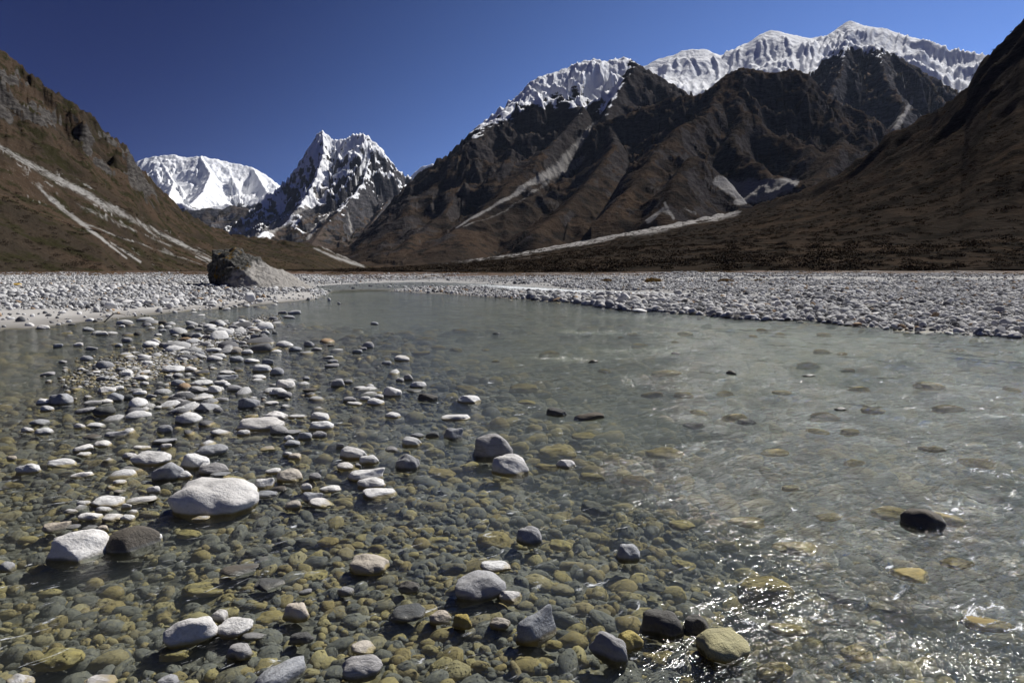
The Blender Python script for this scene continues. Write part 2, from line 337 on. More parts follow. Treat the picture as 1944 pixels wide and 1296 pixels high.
patch('brown_mountain', 1120, 1800, 480, 900, 3300, 400,
  [([(1120,240,2500,600),(1285,182,2500,700),(1320,182,2450,800),(1345,170,2400,850),(1372,146,2400,900),(1403,128,2400,900),(1440,133,2400,900),(1470,140,2400,900),(1500,130,2400,900),(1530,139,2400,900),(1548,152,2400,850),(1562,178,2400,800),(1600,198,2400,800),(1640,213,2400,750),(1675,234,2350,700),(1692,255,2300,600),(1800,330,2200,400)],1.4),
   ([(1372,146,2400,400),(1350,200,2150,400),(1290,245,1950,380),(1250,290,1750,350),(1215,350,1500,300),(1150,410,1280,240)],1.35),
   ([(1372,160,2350,400),(1420,215,2100,400),(1490,250,1950,380),(1560,270,1850,350),(1600,285,1800,300)],1.35),
   ([(1530,139,2400,400),(1545,200,2200,400),(1600,220,2050,350),(1680,250,1950,300)],1.35),
   ([(1290,330,1500,200),(1320,277,1500,300),(1350,300,1480,260),(1400,345,1420,200)],1.35),
   ([(1320,277,1500,240),(1290,340,1350,240),(1260,390,1220,180)],1.35),
   ([(1430,215,2100,380),(1380,265,1900,330),(1440,300,1700,300),(1500,320,1600,250)],1.35),
   ([(1600,250,1950,300),(1560,320,1650,260),(1540,350,1500,200)],1.35)],
  MAT_mid, seed=41, blur=7, gul=.05, ns=.11, gl=.2, crest=.010, ypow=1.1,
  scree=[([(1365,345,9),(1400,360,16),(1450,362,18),(1490,350,14),(1510,345,6)],1.35),([(1255,400,5),(1275,405,6)],.7),([(1400,384,6),(1470,372,6)],1.35),([(1230,420,5),(1260,398,4)],.9),([(1280,415,4),(1262,385,3)],.8),([(1300,395,3),(1320,405,4)],.7)],
  rock=lambda px,py,n: .42+n*.4)

def fan_floor(X, Y): return .9+0*X+np.clip((Y-110)*.004, 0, 9)
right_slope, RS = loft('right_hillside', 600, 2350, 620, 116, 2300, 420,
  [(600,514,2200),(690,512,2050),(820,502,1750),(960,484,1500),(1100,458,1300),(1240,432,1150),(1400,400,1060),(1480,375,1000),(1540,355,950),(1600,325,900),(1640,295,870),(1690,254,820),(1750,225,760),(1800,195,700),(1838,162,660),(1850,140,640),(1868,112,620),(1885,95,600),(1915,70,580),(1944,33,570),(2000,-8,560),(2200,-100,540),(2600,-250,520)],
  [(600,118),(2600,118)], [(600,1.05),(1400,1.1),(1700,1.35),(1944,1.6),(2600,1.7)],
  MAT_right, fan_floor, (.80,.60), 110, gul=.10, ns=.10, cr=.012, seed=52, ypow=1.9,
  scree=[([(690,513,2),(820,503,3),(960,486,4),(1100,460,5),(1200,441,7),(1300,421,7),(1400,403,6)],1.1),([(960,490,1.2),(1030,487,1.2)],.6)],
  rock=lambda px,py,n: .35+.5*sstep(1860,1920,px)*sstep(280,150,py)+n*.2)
left_slope, LS = loft('left_hillside', -420, 770, 560, 112, 1650, 460,
  [(-700,-350,300),(-300,-120,340),(-100,20,370),(0,93,400),(40,125,410),(75,152,420),(110,180,430),(160,208,455),(200,250,490),(240,276,530),(262,310,560),(285,338,590),(310,365,620),(350,400,680),(390,425,750),(440,444,850),(520,455,950),(580,461,1000),(620,472,1060),(655,488,1150),(690,503,1250),(740,513,1450),(770,514,1600)],
  [(-700,105),(0,116),(200,140),(400,260),(500,420),(600,560),(700,900),(770,1100)], [(-700,1.2),(200,1.15),(450,1.0),(770,1.0)],
  MAT_hill, lambda X, Y: .8+np.clip((Y-100)*.004, 0, 6), (.96,-.26), 75, gul=.12, ns=.20, cr=.035, seed=61, streak=1,
  scree=[([(-60,245,4),(0,280,5),(110,340,8),(200,390,9),(300,440,5),(400,495,4)],.72),([(-50,280,2),(60,340,3),(180,405,4),(330,470,2)],.6),([(60,345,2.5),(100,382,5),(150,420,4),(240,490,2)],.95),([(150,420,3),(240,455,2),(380,500,2)],.65),([(210,460,2),(270,500,2.5)],.8),([(595,470,2),(640,490,3.5),(690,506,2.5)],.9),([(610,468,2),(660,486,7),(690,500,4)],.85),([(20,300,2),(180,372,3),(300,450,3)],.6)],
  rock=lambda px,py,n: .34+n*.25+.7*polyline_mask(px+n*12,py+n*10,[([(-40,190,16),(40,215,28),(95,225,18)],.75),([(0,140,12),(50,155,10)],.8),([(140,225,10),(165,270,14),(170,290,8)],.8),([(200,255,10),(240,290,16),(262,325,8)],.7),([(190,310,9),(250,335,12),(290,365,8)],.7)]))

# ------------------------------------------------------------------ river bed, banks and plain
SHORE = [(-900,720),(-300,655),(0,628),(120,618),(240,604),(400,588),(520,577),(600,568),(622,558),(640,552),(700,551),(800,556),(950,565),(1100,577),(1200,589),(1400,602),(1600,615),(1800,630),(1944,641),(2300,668),(3000,730)]
sh = np.array(SHORE, float); shx, shy = ground(sh[:,0], sh[:,1]); sht = shx/shy
def shoreY(t): return np.interp(t, sht, shy)
DEP = [(-300,1296,.3),(0,1296,.22),(500,1296,.10),(900,1296,.11),(1300,1296,.13),(1650,1296,.28),(1944,1296,.45),(2300,1296,.5),(1550,1100,.36),(1900,1000,.5),(1500,900,.5),(1150,1000,.2),(1100,900,.30),(800,950,.13),(500,950,.10),(200,950,.09),(0,950,.15),(250,1075,.22),(600,1100,.10),(900,1120,.10),(0,800,.14),(300,760,.06),(500,760,.06),(700,760,.12),(900,800,.26),(1200,750,.5),(1700,750,.5),(1000,650,.5),(1500,650,.5),(600,650,.16),(450,630,.025),(380,655,.03),(300,690,.04),(200,650,.20),(0,700,.40),(-300,700,.5),(100,660,.35),(700,600,.5),(1200,610,.4),(1800,660,.4)]
dp = np.array(DEP); dgx, dgy = ground(dp[:,0], dp[:,1]); dpt = dgx/dgy; dpl = np.log(dgy)
def depth_at(t, Y):
    l = np.log(np.maximum(Y, .5)); num = 0; den = 0
    for a, b, d in zip(dpt, dpl, dp[:,2]):
        wgt = 1/(((t-a)**2*3+(l-b)**2*2.2)**1.6+1e-4); num = num+wgt*d; den = den+wgt
    dd = num/den; return dd*(.45+.75*dd)
CHAN = [(600,546,4),(700,541,5),(800,539,5),(900,541,4),(980,546,4.5),(1080,552,4),(1200,556.5,3.5),(1330,561,3),(1450,565,2),(1520,567,.5)]
CZ = .28
chn = np.array(CHAN); chx, chy = ground(chn[:,0], chn[:,1], CZ); _, chy0 = ground(chn[:,0], chn[:,1]-chn[:,2], CZ); _, chy1 = ground(chn[:,0], chn[:,1]+chn[:,2], CZ)
cht = chx/chy
def chan_mask(t, Y):
    c = np.interp(t, cht, chy); far = np.interp(t, cht, chy0); near = np.interp(t, cht, chy1)
    hw = np.where(Y > c, far-c, c-near)
    return np.clip(1.6-np.abs(Y-c)/np.maximum(hw, .3), 0, 1)*((t > cht[0]-.02) & (t < cht[-1]))
def ground_z(X, Y):
    t = X/np.maximum(Y, .01); ys = shoreY(t); wob = fbm(X/3, Y/3, 3, 77)*.9*np.clip(Y/20, .2, 1)
    d = Y-ys+wob
    dep = depth_at(t, Y)
    under = -dep*sstep(0, -1, d/(ys*.10))
    left = sstep(-.28, -.36, t)                                # gentle sand on the left shore
    rise = (1-left)*(.42*(1-np.exp(-np.clip(d,0,None)/5))) + left*(.03*np.clip(d,0,8)+.32*sstep(6,26,d))
    z = np.where(d > 0, rise + .004*np.clip(d,0,120), under)
    z = z + fbm(X/9, Y/9, 3, 41)*.10*sstep(4, 20, d) + fbm(X/.7, Y/.7, 3, 43)*.018
    cm = chan_mask(t, Y); z = z*(1-cm) + np.minimum(z, CZ-.12)*cm
    z = z + .45*sstep(96, 118, Y) + .32*sstep(74, 76, Y+fbm(X/6, Y/6, 3, 12)*5)*sstep(.1, .35, t)
    return z, d

def ground_mat():
    m = M('river_gravel'); p = m.pos(); z = m.sep(p)[2]
    v = m.vor(p, 9, 'F1', 'Distance'); vc = m.vor(p, 9, 'F1', 'Color'); v2 = m.vor(p, 26, 'F1', 'Distance'); v3c = m.sep(m.vor(p, 26, 'F1', 'Color'))[0]
    n = m.noise(p, .6, 4); nf = m.noise(p, 60, 3, .7)
    cr = m.sep(vc)[0]
    dry = m.mix(cr, (.30,.295,.285), (.52,.515,.50)); dry = m.mix(m.math('MULTIPLY', v3c, .45), dry, (.22,.215,.205))
    dry = m.mix(m.math('MULTIPLY', m.ss(.3,.75,v), .55), dry, (.16,.15,.14))
    sand = m.mix(nf, (.36,.345,.325), (.46,.445,.42)); dry = m.mix(m.attr('sand'), dry, sand)
    wetc = m.mix(cr, (.10,.097,.085), (.16,.15,.11)); wetc = m.mix(m.ss(.52,.62,m.noise(p, 3.5, 5, .65)), wetc, (.20,.165,.07))
    wetc = m.mix(m.math('MULTIPLY', v3c, .5), wetc, (.05,.05,.046))
    wet = m.ss(.035, -.005, m.math('ADD', z, m.math('MULTIPLY', m.math('SUBTRACT', n, .5), .03)))
    damp = m.ss(.12, .03, z)
    col = m.mix(m.math('MULTIPLY', damp, .55), dry, (.12,.11,.098)); col = m.mix(wet, col, wetc)
    br = m.attr('brown'); bn = m.ss(.42, .58, m.math('ADD', br, m.math('MULTIPLY', m.math('SUBTRACT', m.noise(p, .25, 4, .7), .5), .8)))
    bcol = m.mix(m.ss(.4,.6,m.noise(p,.12,5,.7)), (.10,.052,.026), (.065,.042,.025)); bcol = m.mix(m.ss(.5,.65,m.noise(p,.9,4,.7)), bcol, (.03,.022,.014))
    col = m.mix(bn, col, bcol)
    h = m.math('ADD', m.math('MULTIPLY', v, -.7), m.math('MULTIPLY', v2, -.3))
    h = m.math('MULTIPLY', h, m.math('SUBTRACT', 1.0, m.math('MULTIPLY', m.attr('sand'), .93)))
    b = m.bump(h, .8, .05)
    m.pbsdf(col, m.math('MULTIPLY_ADD', wet, -.3, .9), b, .3)
    return m.m
GM = ground_mat()
EDGE = 112.0
def ground_patch(name, ys, npx, t0, t1):
    t = np.linspace(t0, t1, npx); Yg, Tg = np.meshgrid(ys, t, indexing='ij'); Xg = Yg*Tg
    Z, d = ground_z(Xg, Yg)
    tt = Tg; px, py = proj(Xg, Yg, Z)
    sand = sstep(-.27, -.33, tt)*sstep(-1.5, .5, d)*sstep(8, 4, d-fbm(Xg/4, Yg/4, 3, 5)*5)
    brown = sstep(98, 112, Yg + fbm(Xg/14, Yg/10, 4, 8)*16 + np.where(tt < -.3, 4, 0))
    o = grid_mesh(name, Xg, Yg, Z, GM, {'sand': sand, 'brown': brown}); o['kind'] = 'structure'; return o
ground_patch('river_bed', np.geomspace(.7, EDGE, 460), 380, -1.6, 1.6)
ground_patch('plain', np.geomspace(EDGE, 2600, 110), 260, -1.6, 1.6)
m = M('valley_soil'); m.pbsdf(m.mix(m.noise(m.pos(), .01, 5), (.07,.05,.035), (.10,.075,.05)), .95)
big = grid_mesh('ground', *np.meshgrid(np.linspace(-14000, 14000, 13), np.linspace(-14000, 14000, 13)), np.full((13,13), -6.0), m.m); big['kind'] = 'structure'

# ------------------------------------------------------------------ water
def water_mat(name, foam_amt):
    m = M(name); p = m.pos(); xyz = m.sep(p)
    rough_att = m.attr('chop')
    pr = m.mapping(p, (1,1,1), (0,0,math.radians(-38)))
    st = m.mapping(pr, (.55, 1.5, 1))
    n1 = m.noise(st, 1.6, 4, .6, .6); n2 = m.noise(st, 7.0, 4, .62, .5); n3 = m.noise(m.mapping(pr, (.8,1.25,1)), 26, 3, .6, .3)
    h = m.math('ADD', m.math('MULTIPLY', n1, .10), m.math('ADD', m.math('MULTIPLY', n2, .050), m.math('MULTIPLY', n3, .020)))
    b = m.bump(h, m.math('MULTIPLY_ADD', rough_att, .8, .35), m.math('MULTIPLY_ADD', rough_att, .75, .45))
    fr = m.n('ShaderNodeFresnel'); fr.inputs['IOR'].default_value = 1.33; m.nt.links.new(b, fr.inputs['Normal'])
    gl = m.n('ShaderNodeBsdfGlossy'); m.put(gl.inputs['Roughness'], m.math('MULTIPLY_ADD', rough_att, .02, .075)); m.nt.links.new(b, gl.inputs['Normal'])
    tr = m.n('ShaderNodeBsdfTransparent'); tr.inputs['Color'].default_value = (.93,.97,.95,1)
    mx = m.n('ShaderNodeMixShader'); m.nt.links.new(fr.outputs[0], mx.inputs[0]); m.nt.links.new(tr.outputs[0], mx.inputs[1]); m.nt.links.new(gl.outputs[0], mx.inputs[2])
    # white water
    fo = m.ss(.60, .74, m.math('ADD', m.noise(m.mapping(pr, (.9,2.2,1)), 5.5, 6, .75, .8), m.math('MULTIPLY', m.attr('foam'), .26)))
    fo = m.math('MULTIPLY', fo, foam_amt)
    df = m.n('ShaderNodeBsdfDiffuse'); df.inputs['Color'].default_value = (.75,.78,.80,1)
    m2 = m.n('ShaderNodeMixShader'); m.put(m2.inputs[0], fo); m.nt.links.new(mx.outputs[0], m2.inputs[1]); m.nt.links.new(df.outputs[0], m2.inputs[2])
    m.nt.links.new(m2.outputs[0], m.out.inputs['Surface'])
    return m
WM = water_mat('river_water', 1.0)
vs = WM.n('ShaderNodeVolumeScatter'); vs.inputs['Color'].default_value = (.37,.405,.405,1); vs.inputs['Density'].default_value = .62; vs.inputs['Anisotropy'].default_value = .3
va = WM.n('ShaderNodeVolumeAbsorption'); va.inputs['Color'].default_value = (.68,.66,.56,1); va.inputs['Density'].default_value = .7
ad = WM.n('ShaderNodeAddShader'); WM.nt.links.new(vs.outputs[0], ad.inputs[0]); WM.nt.links.new(va.outputs[0], ad.inputs[1]); WM.nt.links.new(ad.outputs[0], WM.out.inputs['Volume'])

def build_water():
    ys = np.geomspace(.75, 62, 420); t = np.linspace(-1.55, 1.55, 380)
    Yg, Tg = np.meshgrid(ys, t, indexing='ij'); Xg = Yg*Tg
    chop = sstep(.04, .46, Tg + .16*fbm(Xg/3, Yg/2, 3, 4)) * sstep(34, 18, Yg)*.9*(.55+.75*sstep(-.35, .5, fbm(Xg/1.1, Yg/1.6, 3, 6))) + .15
    chop = np.clip(chop*(.7+.75*sstep(4, 13, Yg)), .05, 1.5)
    ca, sa = math.cos(math.radians(-38)), math.sin(math.radians(-38))
    U = Xg*ca+Yg*sa; V = -Xg*sa+Yg*ca
    Z = (ridged(U*.5, V*1.1, 3, 70)-.45)*.045*chop + fbm(U*1.4, V*2.6, 3, 71)*.010*chop
    Z += fbm(U*1.8, V*3.2, 3, 74)*.026*np.clip(chop-.3, 0, 1.4)*sstep(3.5, 8, Yg)
    Z += (ridged(U*4.5, V*7, 2, 73)-.4)*.011*np.clip(chop-.3, 0, 1)*sstep(16, 9, Yg)
    Z *= sstep(1.0, 3, Yg)*.5+.5
    foam = sstep(.35, .9, Tg)*sstep(.25, 1.0, noise(U*.8, V*1.8, 90)*1.6+.2)*.35
    r, c = Xg.shape
    o = grid_mesh('river', Xg, Yg, Z, WM.m, {'chop': chop, 'foam': foam}); o['kind'] = 'structure'
    bm = bmesh.new(); bm.from_mesh(o.data)                       # close it downwards: a body of water
    be = [e for e in bm.edges if e.is_boundary]
    ret = bmesh.ops.extrude_edge_only(bm, edges=be)
    nv = [v for v in ret['geom'] if isinstance(v, bmesh.types.BMVert)]
    for v in nv: v.co.z = -2.0
    bmesh.ops.holes_fill(bm, edges=[e for e in bm.edges if e.is_boundary], sides=0)
    bmesh.ops.recalc_face_normals(bm, faces=bm.faces)
    bm.to_mesh(o.data); bm.free()
build_water()
CM = water_mat('side_channel_water', 1.0)
tt = np.linspace(cht[0], cht[-1], 260); vv = np.linspace(-1.1, 1.1, 24)
Vg, Tg = np.meshgrid(vv, tt, indexing='ij')
c0 = np.interp(Tg, cht, chy); hf = np.interp(Tg, cht, chy0)-c0; hn = c0-np.interp(Tg, cht, chy1)
Yg = c0+np.where(Vg > 0, Vg*hf, Vg*hn)
side = grid_mesh('side_channel', Yg*Tg, Yg, CZ+fbm(Yg*Tg/1.2, Yg/1.2, 3, 9)*.04-.06*np.abs(Vg)**3, CM.m,
   {'chop': np.full_like(Yg, .8), 'foam': .15+.7*sstep(-.12,.02,Tg)*sstep(1.0,.1,np.abs(Vg))}); side['kind'] = 'structure'

# ------------------------------------------------------------------ stones
def stone_mat(name, instanced):
    m = M(name); p = m.pos(); z = m.sep(p)[2]
    oi = m.n('ShaderNodeObjectInfo'); rnd = oi.outputs['Random']
    oc = m.n('ShaderNodeTexCoord').outputs['Object']
    vm = m.n('ShaderNodeVectorMath', operation='ADD'); m.put(vm.inputs[0], oc)
    cmb = m.n('ShaderNodeCombineXYZ'); m.put(cmb.inputs[0], m.math('MULTIPLY', rnd, 40)); m.put(cmb.inputs[1], m.math('MULTIPLY', rnd, 17)); m.nt.links.new(cmb.outputs[0], vm.inputs[1])
    q = vm.outputs[0]
    mott = m.noise(q, 1.8, 5, .65); speck = m.noise(p, 45, 3, .8); pit = m.noise(q, 7, 5, .7)
    if instanced:
        r2 = m.math('FRACT', m.math('MULTIPLY', rnd, 7.31)); r3 = m.math('FRACT', m.math('MULTIPLY', rnd, 23.7))
        dry = m.mix(r2, (.38,.38,.375), (.76,.75,.73)); dry = m.mix(m.ss(.72,.80,r3), dry, (.16,.16,.165)); dry = m.mix(m.ss(.965,.97,r2), dry, (.38,.27,.17))
        alg = r3; r4 = m.math('FRACT', m.math('MULTIPLY', rnd, 51.3))
    else:
        dry = oi.outputs['Color']; alg = oi.outputs['Alpha']; r4 = m.math('FRACT', m.math('MULTIPLY', rnd, 51.3))
    dry = m.mix(m.math('MULTIPLY', m.ss(.45,.68,mott), .38), dry, m.mix(.62, dry, (.10,.095,.09)))
    dry = m.mix(m.math('MULTIPLY', m.ss(.52,.7,speck), .35), dry, m.mix(.5, dry, (.05,.05,.05)))
    dry = m.mix(m.math('MULTIPLY', m.ss(.60,.70,pit), .4), dry, m.mix(.6, dry, (.06,.055,.05)))
    band = m.ss(.52, .60, m.noise(m.mapping(q, (.6,1.2,5.5), (.5,.3,0)), 1.6, 3, .6)); dry = m.mix(m.math('MULTIPLY', band, m.math('MULTIPLY', m.ss(.5,.6,r4), .55)), dry, m.mix(.55, dry, (.12,.115,.11)))
    zz = m.math('ADD', z, m.math('MULTIPLY', m.math('SUBTRACT', mott, .5), .03))
    wetl = m.ss(.024, .010, zz); under = m.ss(.018, .004, zz)
    wcol = m.mix(.45, dry, (.03,.03,.03))
    ycol = m.mix(m.ss(.3,.7,mott), (.42,.345,.15), (.27,.235,.13)); ycol = m.mix(m.math('MULTIPLY', r4, .6), ycol, (.22,.16,.075))
    dcol = m.mix(m.ss(.4,.7,mott), (.115,.115,.105), (.20,.19,.15))
    acol = m.mix(m.ss(.40,.72,m.math('ADD', alg, m.math('MULTIPLY', m.math('SUBTRACT', mott, .5), .5))), dcol, ycol)
    acol = m.mix(m.math('MULTIPLY', m.ss(.56,.72,pit), .25), acol, (.045,.04,.03))
    col = m.mix(m.math('MULTIPLY', wetl, .7), dry, wcol); col = m.mix(m.math('MULTIPLY', under, .9), col, acol)
    h = m.math('ADD', m.math('MULTIPLY', m.noise(q, 4, 6, .65), .6), m.math('MULTIPLY', m.noise(p, 70, 3, .7), .16))
    b = m.bump(h, m.math('MULTIPLY_ADD', wetl, -.30, .65), .035)
    film = m.math('MULTIPLY', wetl, m.math('SUBTRACT', 1.0, m.ss(.004, -.004, z)))   # a wet film shines only in air
    m.pbsdf(col, m.math('MULTIPLY_ADD', film, -.55, .86), b, m.math('MULTIPLY_ADD', film, .2, .08))
    return m.m
SM = stone_mat('river_stone', False); SI = stone_mat('river_stone_scatter', True)

def n3(v, s):                                                  # cheap smooth 3D noise for stone shapes
    return noise(v[:,0]*1.0+v[:,2]*.7+s*3.1, v[:,1]+v[:,2]*.5-s*1.7, s % 9)+.5*noise(v[:,2]*1.6-s, v[:,0]*1.5+v[:,1]*.8+s, s % 7)
def stone_mesh(name, sub, seed, mat, angular=.3, lump=.16):
    bm = bmesh.new(); bmesh.ops.create_icosphere(bm, subdivisions=sub, radius=1)
    co = np.array([v.co[:] for v in bm.verts]); r = np.random.default_rng(seed)
    k = r.uniform(2.1, 2.7); nn = (np.abs(co)**k).sum(1)**(1/k); co = co/nn[:,None]
    for _ in range(r.integers(3, 6+int(6*angular))):              # worn flat faces
        d = r.normal(size=3); d /= np.linalg.norm(d); off = r.uniform(.62, .9) if angular > .5 else r.uniform(.76, .97)
        t = co@d; over = np.clip(t-off, 0, None); co = co-np.outer(over*(.95 if angular > .5 else .75), d)
    co = co*(1+lump*(.6 if angular > .5 else 1)*n3(co*1.15, seed)[:,None]); 
    if sub >= 3: co = co*(1+.035*n3(co*3.3, seed+5)[:,None])
    if sub >= 4: co = co*(1+.014*n3(co*8, seed+9)[:,None])
    co -= (co.max(0)+co.min(0))/2; co /= (co.max(0)-co.min(0))/2
    if name.startswith('stone'): co[:,2] = np.where(co[:,2] < 0, -np.sqrt(np.abs(co[:,2])+.01)*.42+.042, co[:,2])
    for v, c in zip(bm.verts, co): v.co = c
    for f in bm.faces: f.smooth = True
    me = bpy.data.meshes.new(name); bm.to_mesh(me); bm.free(); me.materials.append(mat); return me
fine = [stone_mesh('stone_fine', 4, 100+i, SM, .8 if i % 3 == 2 else .35) for i in range(12)]
medium = [stone_mesh('stone_medium', 3, 200+i, SM, .8 if i % 3 == 2 else .35) for i in range(22)]
flat4 = stone_mesh('stone_slab', 4, 311, SM, .95, .10)

TONES = {'w': (.72,.705,.68), 'g': (.37,.37,.375), 'd': (.13,.125,.115), 'b': (.52,.465,.39), 'y': (.42,.34,.12)}
WORDS = {'w': 'pale', 'g': 'grey', 'd': 'dark', 'b': 'tan', 'y': 'yellow-brown'}
